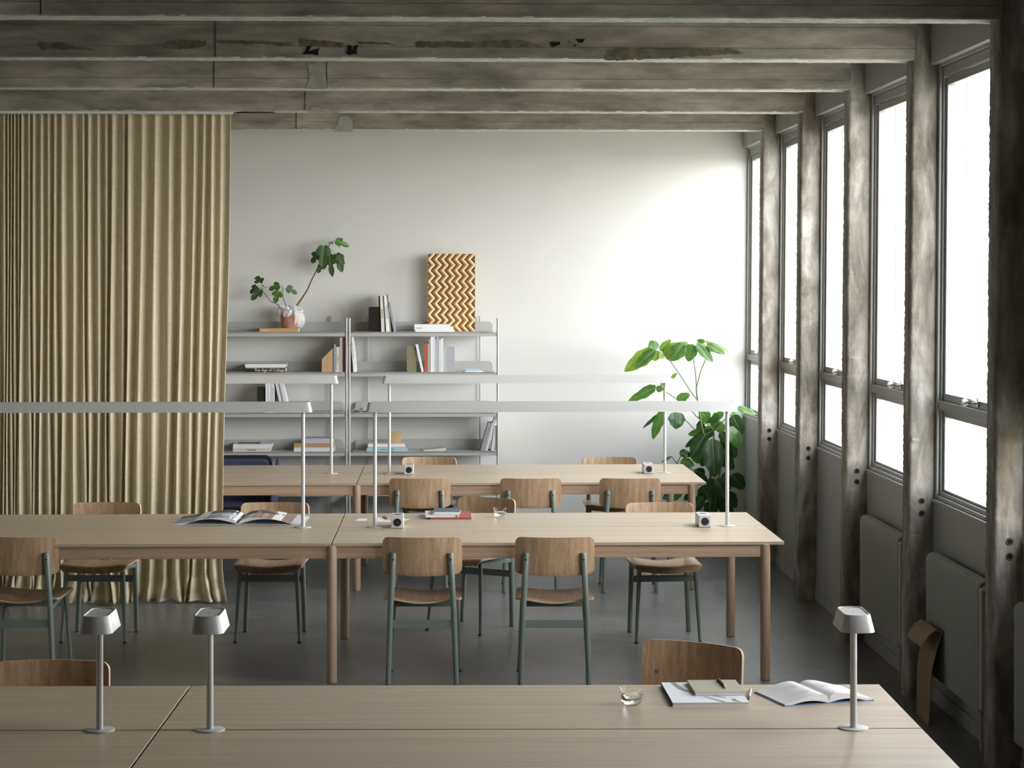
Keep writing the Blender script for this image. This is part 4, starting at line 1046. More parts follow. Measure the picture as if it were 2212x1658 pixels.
def stem(parent, pts, rad, mat='stem', name='stem', n=8):
    P = [Vector(p) for p in pts]; Q = []
    for i in range(len(P) - 1):                             # Catmull-Rom
        p0, p1, p2, p3 = P[max(i - 1, 0)], P[i], P[i + 1], P[min(i + 2, len(P) - 1)]
        for k in range(6):
            t = k / 6; Q.append(0.5 * ((2 * p1) + (p2 - p0) * t + (2 * p0 - 5 * p1 + 4 * p2 - p3) * t * t + (3 * p1 - p0 - 3 * p2 + p3) * t ** 3))
    Q.append(P[-1]); R = [rad[0] + (rad[1] - rad[0]) * k / (len(Q) - 1) for k in range(len(Q))]
    m = MB(); m.path([q - parent.location for q in Q], R, n); return m.build(name, M[mat], parent, smooth=60)
# --- potted fig on the shelf
FY = SY + 0.13
fz = LEV[0] + aty(900, 707.5, SY + .01).z - aty(900, 715.5, SY + .01).z
fc = aty(625.5, 700, FY)
fig = thing('potted_fig', 'young fig tree in a pink paper-wrapped pot with clear plastic, on the top shelf', 'plant', (fc.x, FY, fz))
def fp(x, y, dy=0.0): return aty(520 + x / 6.908, 490 + y / 6.908, FY + dy)
hp = aty(625, 676, FY).z - fz
m = MB(); n = 30; prof = [(0.062, 0.0), (0.066, 0.012), (0.071, hp * 0.5), (0.0765, hp - 0.008), (0.0775, hp), (0.071, hp), (0.069, hp - 0.02)]
m.lathe(prof, n)
rr = random.Random(3)
for i, v in enumerate(m.v): k = 1 + 0.018 * math.sin(i % n * 2.4 + (i // n) * 1.3) + rr.uniform(-0.008, 0.008); m.v[i] = (v[0] * k, v[1] * k, v[2])
m.build('pot', M['clay'], fig, smooth=25)
m = MB(); m.lathe([(0.068, hp - 0.022), (0.03, hp - 0.016), (0.0, hp - 0.015)], 20); m.build('soil', M['soil'], fig)
def film(name, rings, seed, amp, th0=0, th1=2 * PI):
    rn = random.Random(seed); n = 64; vs = []
    ph = [rn.uniform(0, 6.28) for _ in range(6)]
    for j, (r, z) in enumerate(rings):
        for k in range(n + 1):
            t = th0 + (th1 - th0) * k / n; f = j / (len(rings) - 1)
            w = amp * f * (math.sin(7 * t + ph[0]) + 0.8 * math.sin(13 * t + ph[1] + 2 * f) + 0.5 * math.sin(23 * t + ph[2]) + rn.uniform(-0.35, 0.35))
            zz = z + amp * 1.2 * f * math.sin(5 * t + ph[3]) + 0.6 * amp * math.sin(17 * t + ph[4]) * f
            vs.append(((r + w) * math.cos(t), (r + w) * math.sin(t), zz))
    fs = [(j * (n + 1) + k, j * (n + 1) + k + 1, (j + 1) * (n + 1) + k + 1, (j + 1) * (n + 1) + k) for j in range(len(rings) - 1) for k in range(n)]
    m = MB(); m.add(vs, fs); return m.build(name, M['film'], fig, smooth=25)
film('plastic_wrap', [(0.072, hp - 0.01), (0.080, hp + 0.012), (0.086, hp + 0.030), (0.100, hp + 0.024), (0.104, hp + 0.004), (0.096, hp - 0.020)], 4, 0.007)
film('plastic_wrap', [(0.068, hp - 0.005), (0.072, hp + 0.028), (0.066, hp + 0.050), (0.078, hp + 0.056), (0.094, hp + 0.036)], 9, 0.008)
film('plastic_tail', [(0.084, hp + 0.02), (0.110, hp + 0.005), (0.128, hp - 0.04), (0.122, hp - 0.085), (0.104, hp - 0.108)], 12, 0.006, -1.15, 0.35)
stem(fig, [fp(760, 1290), fp(845, 1155), fp(900, 1080), fp(990, 945), fp(1040, 830), fp(1130, 650), fp(1190, 520), fp(1250, 400), fp(1310, 290), fp(1335, 235)], (0.0065, 0.003), 'bark', 'trunk')
stem(fig, [fp(1335, 235), fp(1370, 215), fp(1420, 204)], (0.0022, 0.0014)); stem(fig, [fp(1310, 300), fp(1360, 350), fp(1420, 402)], (0.0022, 0.0014))
stem(fig, [fp(1300, 290), fp(1275, 262), fp(1240, 290)], (0.002, 0.0014)); stem(fig, [fp(1250, 400), fp(1200, 380), fp(1140, 400)], (0.002, 0.0014))
stem(fig, [fp(700, 1290), fp(595, 1190), fp(520, 1140), fp(440, 1105), fp(380, 1020), fp(320, 940), fp(312, 880)], (0.0035, 0.002), 'bark', 'branch')
stem(fig, [fp(312, 880), fp(305, 850), fp(285, 820)], (0.0018, 0.0012)); stem(fig, [fp(315, 935), fp(270, 880), fp(235, 885)], (0.0016, 0.0012))
stem(fig, [fp(322, 938), fp(350, 900), fp(410, 897)], (0.0018, 0.0012)); stem(fig, [fp(318, 940), fp(300, 938), fp(290, 937)], (0.0016, 0.0012))
stem(fig, [fp(720, 1290), fp(680, 1185), fp(650, 1110), fp(630, 1030), fp(626, 895)], (0.0035, 0.002), 'bark', 'branch')
stem(fig, [fp(627, 900), fp(600, 880), fp(580, 885)], (0.0016, 0.0012)); stem(fig, [fp(630, 960), fp(600, 955), fp(575, 962)], (0.0016, 0.0012)); stem(fig, [fp(630, 935), fp(660, 915), fp(690, 908)], (0.0016, 0.0012))
stem(fig, [fp(850, 1290, 0.02), fp(880, 1155, 0.02), fp(945, 1020, 0.02)], (0.003, 0.003), 'stake', 'cane')
mm = 1 / 6.908 * 3.76 / 1000
for k, (b, t, w, dy, mt) in enumerate([((1420, 205), (1630, 290), 150, 0.0, 'leaf_mid'), ((1240, 290), (1215, 610), 240, -0.03, 'leaf_fig'), ((1150, 395), (1050, 545), 170, 0.0, 'leaf_fig'),
                                       ((1215, 560), (1145, 690), 110, -0.01, 'leaf_fig'), ((1265, 440), (1240, 640), 120, 0.02, 'leaf_fig'), ((1325, 420), (1365, 755), 150, -0.02, 'leaf_fig'),
                                       ((1425, 405), (1520, 690), 190, 0.0, 'leaf_fig'), ((1450, 415), (1545, 570), 150, -0.02, 'leaf_fig'), ((1340, 235), (1390, 240), 34, 0, 'leaf_mid'), ((1330, 240), (1315, 222), 20, 0, 'leaf_mid'),
                                       ((285, 822), (232, 728), 165, 0.0, 'leaf_fig'), ((290, 822), (345, 765), 80, -0.01, 'leaf_fig'), ((235, 880), (135, 1000), 120, 0.01, 'leaf_fig'), ((292, 935), (150, 1095), 165, -0.02, 'leaf_fig'),
                                       ((575, 870), (410, 935), 150, -0.01, 'leaf_mid'), ((560, 965), (505, 1135), 165, -0.02, 'leaf_mid'), ((690, 905), (850, 1000), 130, 0.0, 'leaf_fig'), ((320, 865), (350, 885), 20, 0, 'leaf_fig')]):
    leaf(fig, fp(*b, dy=dy), fp(*t, dy=dy - 0.015 if k % 2 else dy + 0.02), w * mm, 'fig' if w > 60 else 'long', mt, droop=0.10, fold=0.25, seed=60 + k, nrm=(0.15 * math.sin(k * 2.1), -0.95, 0.30))
# --- large floor plant in the window corner
PY = 16.45
def pp(x, y, dy=0.0): return aty(1320 + x / 4.144, 700 + y / 4.144, PY + dy)
pc = aty(1320 + 880 / 4.144, 1100, PY)
big = thing('floor_plant', 'tall leafy umbrella plant with big glossy leaves in the window corner', 'plant', (pc.x, PY, 0))
m = MB(); m.lathe([(0.13, 0.0), (0.135, 0.01), (0.155, 0.27), (0.158, 0.28), (0.146, 0.28), (0.143, 0.25), (0.0, 0.245)], 36); m.build('pot', M['pot_dark'], big)
m = MB(); m.lathe([(0.142, 0.246), (0.06, 0.256), (0.0, 0.258)], 24); m.build('soil', M['soil'], big)
base = Vector((pc.x, PY, 0.25))
stem(big, [base, Vector((pc.x + 0.01, PY, 0.6)), pp(900, 1250), pp(845, 1050), pp(822, 960), pp(800, 850), pp(778, 700), pp(765, 600), pp(765, 560)], (0.011, 0.005), 'stem', 'trunk')
stem(big, [base + Vector((0.03, 0, 0)), Vector((pc.x + 0.06, PY, 0.5)), pp(980, 1250), pp(930, 1080), pp(920, 950)], (0.009, 0.004), 'stem', 'trunk')
for P in ([pp(765, 670), pp(700, 580), pp(560, 370), pp(470, 268), pp(395, 232)], [pp(765, 565), pp(757, 450), pp(742, 340), pp(740, 285)], [pp(768, 560), pp(800, 430), pp(855, 285), pp(860, 180)],
          [pp(750, 942), pp(680, 870), pp(625, 815), pp(600, 790)], [pp(800, 850), pp(760, 820), pp(730, 785), pp(600, 680), pp(500, 610), pp(470, 590), pp(400, 568)], [pp(590, 1245), pp(620, 1190), pp(660, 1140)],
          [pp(920, 950), pp(880, 965), pp(845, 985)], [pp(920, 950), pp(990, 935), pp(1065, 920)], [pp(920, 950), pp(915, 990), pp(906, 1025)], [pp(930, 945), pp(1010, 860), pp(1085, 800)], [pp(925, 950), pp(930, 900), pp(960, 870)],
          [pp(920, 950), pp(860, 890), pp(800, 900), pp(760, 930)], [pp(590, 1245), pp(565, 1215), pp(543, 1182)], [pp(590, 1246), pp(700, 1290), pp(840, 1340)]):
    stem(big, P, (0.0042, 0.0028))
pm = 3.63 / 1000 / 4.144
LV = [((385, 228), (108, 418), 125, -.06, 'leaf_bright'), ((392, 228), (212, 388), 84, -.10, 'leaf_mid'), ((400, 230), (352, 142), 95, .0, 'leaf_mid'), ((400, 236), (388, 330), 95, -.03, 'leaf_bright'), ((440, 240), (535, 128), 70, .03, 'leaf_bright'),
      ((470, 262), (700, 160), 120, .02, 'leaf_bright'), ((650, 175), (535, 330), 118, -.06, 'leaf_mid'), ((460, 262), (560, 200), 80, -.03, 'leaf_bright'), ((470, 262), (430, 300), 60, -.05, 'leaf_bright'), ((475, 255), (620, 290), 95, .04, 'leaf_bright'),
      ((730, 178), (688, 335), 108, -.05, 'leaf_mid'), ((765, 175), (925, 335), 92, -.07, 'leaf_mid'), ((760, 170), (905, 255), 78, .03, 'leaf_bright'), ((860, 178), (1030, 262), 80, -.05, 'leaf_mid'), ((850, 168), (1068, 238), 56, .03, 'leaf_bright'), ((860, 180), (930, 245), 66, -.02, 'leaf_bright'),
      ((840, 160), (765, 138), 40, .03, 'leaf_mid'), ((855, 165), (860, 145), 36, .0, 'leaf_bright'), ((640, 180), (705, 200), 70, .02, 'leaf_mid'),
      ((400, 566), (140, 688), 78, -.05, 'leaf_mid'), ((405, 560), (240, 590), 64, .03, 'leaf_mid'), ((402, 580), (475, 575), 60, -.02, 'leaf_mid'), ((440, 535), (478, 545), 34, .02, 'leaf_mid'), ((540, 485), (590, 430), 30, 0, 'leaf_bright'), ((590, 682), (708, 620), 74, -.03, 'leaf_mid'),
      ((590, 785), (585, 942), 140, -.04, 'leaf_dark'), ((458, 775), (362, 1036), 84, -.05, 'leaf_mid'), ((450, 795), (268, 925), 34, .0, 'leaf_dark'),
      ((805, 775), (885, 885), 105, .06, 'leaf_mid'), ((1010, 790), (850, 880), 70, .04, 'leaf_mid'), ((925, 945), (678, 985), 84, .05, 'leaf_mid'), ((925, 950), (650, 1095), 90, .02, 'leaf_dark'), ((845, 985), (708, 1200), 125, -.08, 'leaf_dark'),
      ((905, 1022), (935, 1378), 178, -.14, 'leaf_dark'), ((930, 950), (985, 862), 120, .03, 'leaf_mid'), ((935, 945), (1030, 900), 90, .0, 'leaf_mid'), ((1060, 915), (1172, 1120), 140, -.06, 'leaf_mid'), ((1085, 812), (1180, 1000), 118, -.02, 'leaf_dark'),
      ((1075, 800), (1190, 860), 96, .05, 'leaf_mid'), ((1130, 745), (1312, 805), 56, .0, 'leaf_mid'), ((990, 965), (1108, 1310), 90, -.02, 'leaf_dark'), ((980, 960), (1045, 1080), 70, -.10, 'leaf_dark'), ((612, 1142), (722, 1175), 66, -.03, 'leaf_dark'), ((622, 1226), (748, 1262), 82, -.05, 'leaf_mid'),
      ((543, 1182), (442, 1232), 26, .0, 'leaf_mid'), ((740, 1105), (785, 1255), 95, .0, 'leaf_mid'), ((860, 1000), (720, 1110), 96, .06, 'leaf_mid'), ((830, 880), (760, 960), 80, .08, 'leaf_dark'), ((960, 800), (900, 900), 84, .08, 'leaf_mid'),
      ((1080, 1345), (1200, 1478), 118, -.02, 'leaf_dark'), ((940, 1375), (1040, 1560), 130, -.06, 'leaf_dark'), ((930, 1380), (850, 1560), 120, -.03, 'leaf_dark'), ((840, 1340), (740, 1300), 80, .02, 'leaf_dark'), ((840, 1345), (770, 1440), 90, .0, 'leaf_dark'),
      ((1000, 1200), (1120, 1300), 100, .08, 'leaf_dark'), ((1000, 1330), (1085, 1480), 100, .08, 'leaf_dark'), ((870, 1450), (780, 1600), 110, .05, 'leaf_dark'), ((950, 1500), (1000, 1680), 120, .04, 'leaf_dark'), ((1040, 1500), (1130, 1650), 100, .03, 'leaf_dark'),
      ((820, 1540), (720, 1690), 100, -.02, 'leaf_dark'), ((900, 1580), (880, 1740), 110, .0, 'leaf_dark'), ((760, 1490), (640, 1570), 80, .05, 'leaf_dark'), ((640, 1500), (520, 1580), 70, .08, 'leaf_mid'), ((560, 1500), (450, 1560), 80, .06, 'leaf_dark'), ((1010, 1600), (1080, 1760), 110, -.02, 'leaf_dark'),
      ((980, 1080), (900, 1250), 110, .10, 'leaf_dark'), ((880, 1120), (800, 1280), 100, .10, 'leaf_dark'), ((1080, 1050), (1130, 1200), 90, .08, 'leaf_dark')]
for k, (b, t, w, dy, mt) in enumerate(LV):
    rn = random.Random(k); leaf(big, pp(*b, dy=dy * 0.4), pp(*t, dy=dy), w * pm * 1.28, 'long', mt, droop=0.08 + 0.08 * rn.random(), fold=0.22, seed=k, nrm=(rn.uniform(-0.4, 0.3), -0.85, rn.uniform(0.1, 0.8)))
for k in (50, 51, 53, 57, 58, 62): 
    b = LV[k][0]; stem(big, [Vector((pc.x, PY, 0.30 + 0.02 * (k % 5))), pp(b[0] * 0.6 + 350, b[1] * 0.5 + 800, 0.03), pp(*b, dy=LV[k][3] * 0.4)], (0.004, 0.0028))

# ================================================================ LOUNGE CHAIR BEHIND THE BACK TABLE
def lounge():
    yc = 16.55; xr = aty(583, 1000, 16.35).x; w = 0.62
    t = thing('lounge_chair', 'low navy upholstered chair with a black shell, seen over the back table beside the curtain', 'armchair', (xr - w / 2, yc, 0))
    zt = aty(500, 991, 16.35).z
    def outline(x0, x1, z0, z1, r, n=8):
        P = [(x0, z0), (x1, z0)]
        for k in range(n + 1): a = PI / 2 * k / n; P.append((x1 - r + r * math.cos(a), z1 - r + r * math.sin(a)))
        for k in range(n + 1): a = PI / 2 * k / n; P.append((x0 + r - r * math.sin(a), z1 - r + r * math.cos(a)))
        return P
    m = MB(); m.prism(outline(-w / 2, w / 2, 0.30, zt, 0.07), lambda u, v, d: (u, d + (v - 0.3) * 0.25, v), 0.03, 0.06); fixn(m.build('back_shell', M['black_shell'], t, bevel=0.008))
    m = MB(); m.prism(outline(-w / 2 + 0.028, w / 2 - 0.028, 0.32, zt - 0.026, 0.06), lambda u, v, d: (u, d + (v - 0.3) * 0.25, v), -0.03, 0.03); fixn(m.build('back_cushion', M['navy'], t, bevel=0.01))
    m = MB(); m.box(-w / 2 + 0.03, w / 2 - 0.03, -0.50, 0.0, 0.30, 0.41); m.build('seat_cushion', M['navy'], t, bevel=0.02, seg=3)
    for s in (-1, 1):
        m = MB(); x = s * (w / 2 + 0.022)
        P = [(-0.46, 0.28), (0.10, 0.28), (0.12, zt - 0.12), (0.07, zt - 0.035), (0.02, zt - 0.012), (-0.06, zt - 0.10), (-0.40, 0.48), (-0.46, 0.45)]
        m.prism(P, lambda u, v, d: (x + d + s * 0.02 * (v - 0.3) / 0.4, u, v), -0.012, 0.012); fixn(m.build('armrest', M['navy'], t, bevel=0.008))
    for sx in (-1, 1):
        for sy in (-0.42, 0.10):
            m = MB(); m.tube((sx * 0.24, sy, 0.0), (sx * 0.22, sy * 0.85, 0.30), 0.012, 0.015); m.build('leg', M['black_shell'], t)
lounge()

# ================================================================ THINGS ON THE TABLES
def tumbler(label, x, y, water):
    t = thing('water_glass', label, 'glass', (x, y, TZ), 0, 'low tumblers of water on the tables')
    m = MB(); H = 0.056; R = 0.0395
    m.lathe([(0.0, 0.0), (0.024, 0.0), (0.031, 0.004), (0.0358, 0.014), (0.0376, 0.026), (R, H - 0.0006), (R - 0.0005, H), (R - 0.0014, H - 0.0006), (0.0358, 0.026), (0.0340, 0.014), (0.029, 0.0065), (0.020, 0.0045), (0.0, 0.0045)], 64)
    m.f = m.f[:-2] if False else m.f; fixn(m.build('glass_wall', M['tumbler'], t, smooth=60))
    m = MB(); m.lathe([(0.0, 0.0046), (0.020, 0.0046), (0.0289, 0.0066), (0.0339, 0.0141), (0.0357, 0.0261), (0.0362, water), (0.0, water)], 64); fixn(m.build('water', M['water'], t, smooth=40))
def open_book(name, label, cat, loc, rz, pw, ph, bulge, thick, cover, arcs, group=None, page='paper'):
    """two page blocks bulging from the gutter; x across the spread, y up the page"""
    t = thing(name, label, cat, loc, rz, group)
    for s in (-1, 1):
        f = lambda u: thick * (0.25 + 0.75 * (1 - u)) + bulge * math.sin(PI * min(1, u ** 0.62)) ** 1.1 * (1 - 0.45 * u)
        N = 24; m = MB(); vs = []
        for k in range(N + 1):
            u = k / N; x = s * pw * u
            top = f(u) if u > 0 else thick * 0.35
            under = arcs * math.sin(PI * min(1, (u / 0.85))) if u < 0.85 else 0
            vs += [(x, -ph / 2, 0.002 + max(0, under)), (x, ph / 2, 0.002 + max(0, under)), (x, -ph / 2, 0.002 + max(top, under + 0.002)), (x, ph / 2, 0.002 + max(top, under + 0.002))]
        fs = []
        for k in range(N):
            a = k * 4; b = a + 4; fs += [(a, b, b + 1, a + 1), (a + 2, a + 3, b + 3, b + 2), (a, a + 2, b + 2, b), (a + 1, b + 1, b + 3, a + 3)]
        fs += [(0, 1, 3, 2), (N * 4, N * 4 + 2, N * 4 + 3, N * 4 + 1)]
        m.add(vs, fs); o = fixn(m.build('page_block', M[page], t, smooth=40))
        o['side'] = s
    m = MB(); m.box(-pw * 1.03, pw * 1.03, -ph / 2 - 0.004, ph / 2 + 0.004, 0.0, 0.0022); m.build('cover', cover, t, smooth=0)
    top = lambda u: 0.002 + max(thick * (0.25 + 0.75 * (1 - u)) + bulge * math.sin(PI * min(1, max(u, 0.001) ** 0.62)) ** 1.1 * (1 - 0.45 * u), 0)
    return t, top
def print_patch(parent, top, s, pw, u0, u1, y0, y1, mat, lift=0.0005, name='picture'):
    N = 12; vs = []
    for k in range(N + 1):
        u = u0 + (u1 - u0) * k / N; z = top(u) + lift
        vs += [(s * pw * u, y0, z), (s * pw * u, y1, z)]
    fs = [(2 * k, 2 * k + 2, 2 * k + 3, 2 * k + 1) for k in range(N)]
    m = MB(); m.add(vs, fs); return m.build(name, mat, parent, smooth=60)
# open magazine on the middle table
mg, top = open_book('magazine', 'large open magazine with grey and brown pages on the middle table', 'magazine', (-1.172, 12.20, TZ), -0.02, 0.365, 0.40, 0.040, 0.006, cm(200, 205, 212), 0.030)
for a in (((-1), 0.0, 1.0, -0.20, 0.055, cm(150, 156, 168)), ((-1), 0.0, 1.0, 0.055, 0.20, cm(92, 82, 74)), ((-1), 0.36, 0.62, 0.045, 0.065, cm(178, 150, 132)), ((-1), 0.06, 0.30, -0.10, -0.01, cm(196, 202, 214)), ((-1), 0.36, 0.52, -0.04, 0.03, cm(205, 210, 220)),
          ((-1), 0.50, 0.64, -0.15, -0.09, cm(210, 214, 222)), ((-1), 0.82, 0.96, -0.06, 0.0, cm(205, 210, 220)),
          ((1), 0.0, 0.22, -0.19, 0.02, cm(190, 196, 210)), ((1), 0.22, 0.84, -0.20, 0.20, cm(150, 124, 108)), ((1), 0.0, 0.22, 0.02, 0.19, cm(110, 100, 92)), ((1), 0.84, 1.0, -0.20, 0.20, cm(196, 200, 212))):
    print_patch(mg, top, a[0], 0.365, a[1], a[2], a[3], a[4], a[5], 0.0005)
for a in ((1, 0.02, 0.24, 0.07, 0.12, cm(52, 48, 44)), (1, 0.30, 0.66, 0.05, 0.10, cm(70, 62, 58)), (1, 0.26, 0.46, 0.13, 0.165, cm(84, 72, 64)), (-1, 0.10, 0.34, 0.10, 0.15, cm(52, 50, 46)), (1, 0.24, 0.32, -0.19, 0.0, cm(176, 146, 130)), (1, 0.36, 0.44, -0.19, 0.02, cm(182, 160, 148)), (-1, 0.53, 0.57, -0.13, -0.11, cm(40, 40, 42))):
    print_patch(mg, top, a[0], 0.365, a[1], a[2], a[3], a[4], a[5], 0.0011)
print_patch(mg, lambda u: 0.004 + 0.03 * u, 1, 0.365, 0.0, 0.012, -0.20, 0.20, cm(190, 70, 50), 0.004, 'spine_stripe')
# open hardback on the nearest table
ob, top = open_book('open_book', 'open hardback book with blue cover and cream pages by the right desk lamp', 'book', (1.232, 6.985, TZ), 0.27, 0.158, 0.235, 0.020, 0.016, cm(104, 122, 160), 0.010)
rn = random.Random(8)
for s in (-1, 1):
    for (ya, yb) in ((0.01, 0.06), (-0.07, -0.045)) if s < 0 else ((-0.01, 0.05),):
        y = yb
        while y > ya:
            u0 = 0.30 if s < 0 else 0.18; u1 = u0 + rn.uniform(0.12, 0.38); print_patch(ob, top, s, 0.158, u0, u1, y - 0.0016, y, M['graph_grey'], 0.0004, 'text_line'); y -= 0.010
tumbler('low glass of water on the middle table near its far edge', 0.326, 12.335, 0.031)
tumbler('low glass of water on the nearest table, in front of the turned chair', 0.613, 6.868, 0.034)
# red notebook and two books on the middle table
def slab(name, label, cat, loc, rz, w, d, h, cov, page='paper', open_sides=('front', 'left', 'right'), grp=None, c=0.0015):
    t = thing(name, label, cat, loc, rz, grp)
    m = MB(); m.box(-w / 2, w / 2, -d / 2, d / 2, 0, c); m.box(-w / 2, w / 2, -d / 2, d / 2, h - c, h)
    if 'back' not in open_sides: m.box(-w / 2, w / 2, d / 2 - c, d / 2, c, h - c)
    if 'front' not in open_sides: m.box(-w / 2, w / 2, -d / 2, -d / 2 + c, c, h - c)
    if 'left' not in open_sides: m.box(-w / 2, -w / 2 + c, -d / 2 + c, d / 2 - c, c, h - c)
    m.build('cover', cov, t, smooth=0)
    m = MB(); e = 0.0012; m.box(-w / 2 + e, w / 2 - e, -d / 2 + e, d / 2 - c - 0.0005, c, h - c); m.build('pages', M[page], t, smooth=0)
    return t
G = 'stack on the middle table'
t = slab('notebook', 'red softcover notebook, largest and lowest of the stack on the middle table', 'notebook', (0.038, 12.395, TZ), 0.0, 0.238, 0.33, 0.011, cm(160, 84, 74), 'paper', ('back',), G)
t2 = slab('book', 'white book between the red notebook and the grey-covered one', 'book', (-0.015, 12.36, TZ + 0.011), 0.02, 0.195, 0.25, 0.012, cm(222, 226, 226), 'paper', ('front', 'right'), G)
m = MB(); m.box(0.078, 0.088, -0.1262, -0.1250, 0.002, 0.010); m.build('elastic_band', M['ink'], t2, smooth=0)
t3 = slab('book', 'grey-covered book on top of the stack on the middle table', 'book', (0.015, 12.37, TZ + 0.023), -0.03, 0.158, 0.21, 0.017, cm(92, 96, 108), 'paper', ('front', 'right', 'left'), G)
m = MB(); m.box(-0.076, -0.068, -0.1062, -0.105, 0.010, 0.0135); m.build('ribbon', M['ink'], t3, smooth=0)
text('7', 0.02, M['ink'], t, (0.085, -0.01, 0.0112), (0, 0, 0.1))
def sheet(label, P, z, mat, name='paper_sheet'):
    c = Vector((sum(p[0] for p in P) / len(P), sum(p[1] for p in P) / len(P), z)); t = thing(name, label, 'paper', c, 0)
    m = MB(); m.prism([(p[0] - c.x, p[1] - c.y) for p in P], lambda u, v, d: (u, v, d), 0.0, 0.0006); fixn(m.build('sheet', mat, t, smooth=0)); return t
q = lambda a, b: tuple(atz(a, b, TZ))[:2]
sheet('small white card lying left of the lamp pole on the middle table', [q(768, 1124.5), q(790, 1124.5), q(794, 1119.5), q(774, 1119.5)], TZ, M['paper'])
s2 = sheet('pale sheet with a pink print beside the left power block', [q(804, 1127), q(868, 1126), q(886, 1120.5), q(816, 1117)], TZ, M['paper'])
m = MB(); cc = s2.location; P = [q(826, 1123.5), q(852, 1124), q(846, 1118.5), q(838, 1119)]; m.prism([(p[0] - cc.x, p[1] - cc.y) for p in P], lambda u, v, d: (u, v, d), 0.0006, 0.0010); fixn(m.build('pink_print', cm(222, 176, 170), s2, smooth=0))
def rod(name, label, cat, a, b, r, mats, z):
    """pencil or pen lying on a surface; a, b on the surface"""
    a = Vector(a); b = Vector(b); c = (a + b) / 2; t = thing(name, label, cat, c, 0); a = a - c; b = b - c; d = b - a
    up = Vector((0, 0, r))
    m = MB(); m.tube(a + up, a + d * 0.78 + up, r, n=10); m.build('barrel', mats[0], t)
    m = MB(); m.tube(a + d * 0.78 + up, b + up, r * 0.98, r * 0.55, n=10); m.build('tip', mats[1], t)
    return t
rod('pen', 'short grey pen lying on the sheet beside the left power block', 'pen', tuple(q(829, 1116.5)) + (TZ + 0.0011,), tuple(q(837, 1121.5)) + (TZ + 0.0011,), 0.0045, (M['pen_grey'], M['graph_grey']), TZ)
rod('pen', 'silver and black pen lying between the white book and the open book', 'pen', (1.036, 7.085, TZ), (1.006, 6.925, TZ), 0.0052, (M['pen_grey'], M['ink']), TZ)
# big white book, beige notebook and pencil on the nearest table
bw = slab('book', 'large white book with grey curved shapes on its cover, on the nearest table', 'book', (0.868, 7.005, TZ), 0.005, 0.250, 0.345, 0.0135, cm(236, 238, 242), 'paper', ('front', 'right', 'back'), None, 0.0018)
m = MB(); m.box(-0.1256, -0.125, -0.1725, 0.1725, 0.0, 0.0135); m.build('dark_spine', cm(74, 72, 66), bw, smooth=0)
def ribbon(parent, pts, w, z, mat, name='curved_print'):
    vs = []; n = len(pts)
    for k in range(n):
        a = Vector(pts[max(k - 1, 0)]); b = Vector(pts[min(k + 1, n - 1)]); d = (b - a).normalized(); nn = Vector((-d.y, d.x)); p = Vector(pts[k]); ww = w[k] if isinstance(w, list) else w
        vs += [tuple(p + nn * ww) + (z,), tuple(p - nn * ww) + (z,)]
    m = MB(); m.add(vs, [(2 * k, 2 * k + 1, 2 * k + 3, 2 * k + 2) for k in range(n - 1)]); return fixn(m.build(name, mat, parent, smooth=0))
gz = 0.0139; gg = cm(150, 152, 138)
ribbon(bw, [(-0.085, 0.172), (-0.080, 0.12), (-0.070, 0.06), (-0.052, 0.01), (-0.02, -0.03), (0.02, -0.06), (0.06, -0.10)], [0.008, 0.009, 0.010, 0.009, 0.007, 0.005, 0.004], gz, gg)
ribbon(bw, [(-0.01, -0.075), (0.01, -0.11), (0.03, -0.14), (0.045, -0.170)], [0.003, 0.005, 0.007, 0.008], gz, gg)
ribbon(bw, [(0.085, -0.115), (0.080, -0.135), (0.085, -0.155), (0.097, -0.171)], [0.007, 0.008, 0.008, 0.006], gz, gg)
ribbon(bw, [(0.10, 0.165), (0.108, 0.10), (0.112, 0.02), (0.118, -0.05)], [0.004, 0.006, 0.006, 0.004], gz, cm(205, 206, 200))
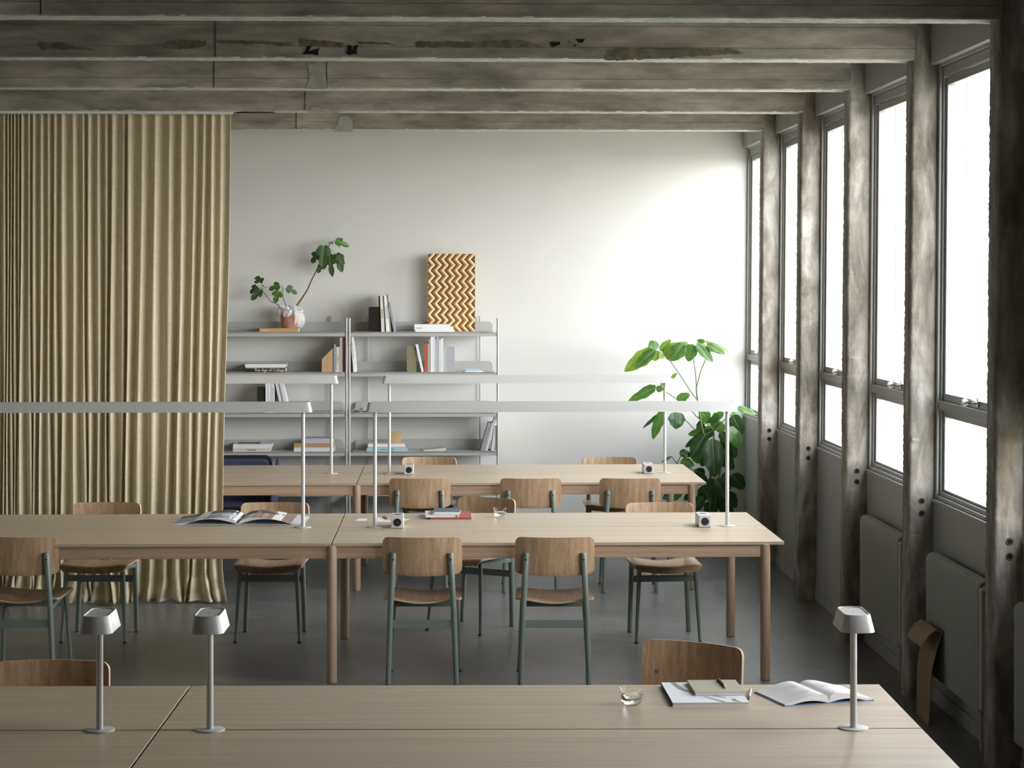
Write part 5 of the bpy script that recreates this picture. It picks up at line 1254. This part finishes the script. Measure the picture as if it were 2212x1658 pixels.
nb = slab('notebook', 'beige notebook lying on the large white book, a pencil across it', 'notebook', (0.913, 7.050, TZ + 0.0140), 0.01, 0.166, 0.215, 0.011, cm(178, 172, 152), 'paper', ('front', 'right', 'back'), None, 0.0012)
rod('pencil', 'dark brown pencil lying on the beige notebook', 'pencil', (0.934, 7.150, TZ + 0.0252), (0.941, 7.000, TZ + 0.0252), 0.0042, (M['pencil'], M['art_light']), TZ)

# ================================================================ CARDBOARD STRIP LEANING ON THE RADIATOR
def cardboard():
    t = thing('cardboard_strip', 'tall strip of brown cardboard with a folded top, leaning on a radiator', 'cardboard', (2.30, 10.13, 0), 0)
    b0 = Vector((2.325, 10.285, 0)); b1 = Vector((2.312, 9.972, 0)); t0 = Vector((2.392, 10.345, 0.438)); t1 = Vector((2.392, 10.028, 0.438))
    def fn(u, v):
        p = (b0.lerp(b1, u)).lerp(t0.lerp(t1, u), v); p = p + Vector((-0.022 * math.sin(PI * v ** 1.3) * 1.0, 0, 0)) - t.location
        return p, Vector((-1, 0, 0.15)).normalized()
    m = MB(); m.shell(fn, 6, 24, 0.004); fixn(m.build('board', M['card'], t, smooth=40))
    def fl(u, v):
        p = t0.lerp(t1, u)
        d = [(0, 0), (-0.030, 0.012), (-0.062, -0.008), (-0.088, -0.045), (-0.100, -0.075)]
        k = v * 4; i = min(int(k), 3); f = k - i; dx = d[i][0] + (d[i + 1][0] - d[i][0]) * f; dz = d[i][1] + (d[i + 1][1] - d[i][1]) * f
        return p + Vector((dx, 0, dz)) - t.location + Vector((0, 0.006 * math.sin(9 * u + 4 * v) * v, 0.004 * math.sin(11 * u) * v)), Vector((-0.5, 0, 0.85)).normalized()
    m = MB(); m.shell(fl, 14, 12, 0.004); fixn(m.build('folded_flap', M['card'], t, smooth=40))
cardboard()

# lettering becomes mesh like everything else
dg = bpy.context.evaluated_depsgraph_get()
for o in [o for o in bpy.data.objects if o.type == 'FONT']:
    me = bpy.data.meshes.new_from_object(o.evaluated_get(dg)); nm = o.name; par = o.parent; mw = o.matrix_basis.copy()
    bpy.data.objects.remove(o); n_ = bpy.data.objects.new('lettering', me); COL.objects.link(n_); n_.parent = par; n_.matrix_basis = mw
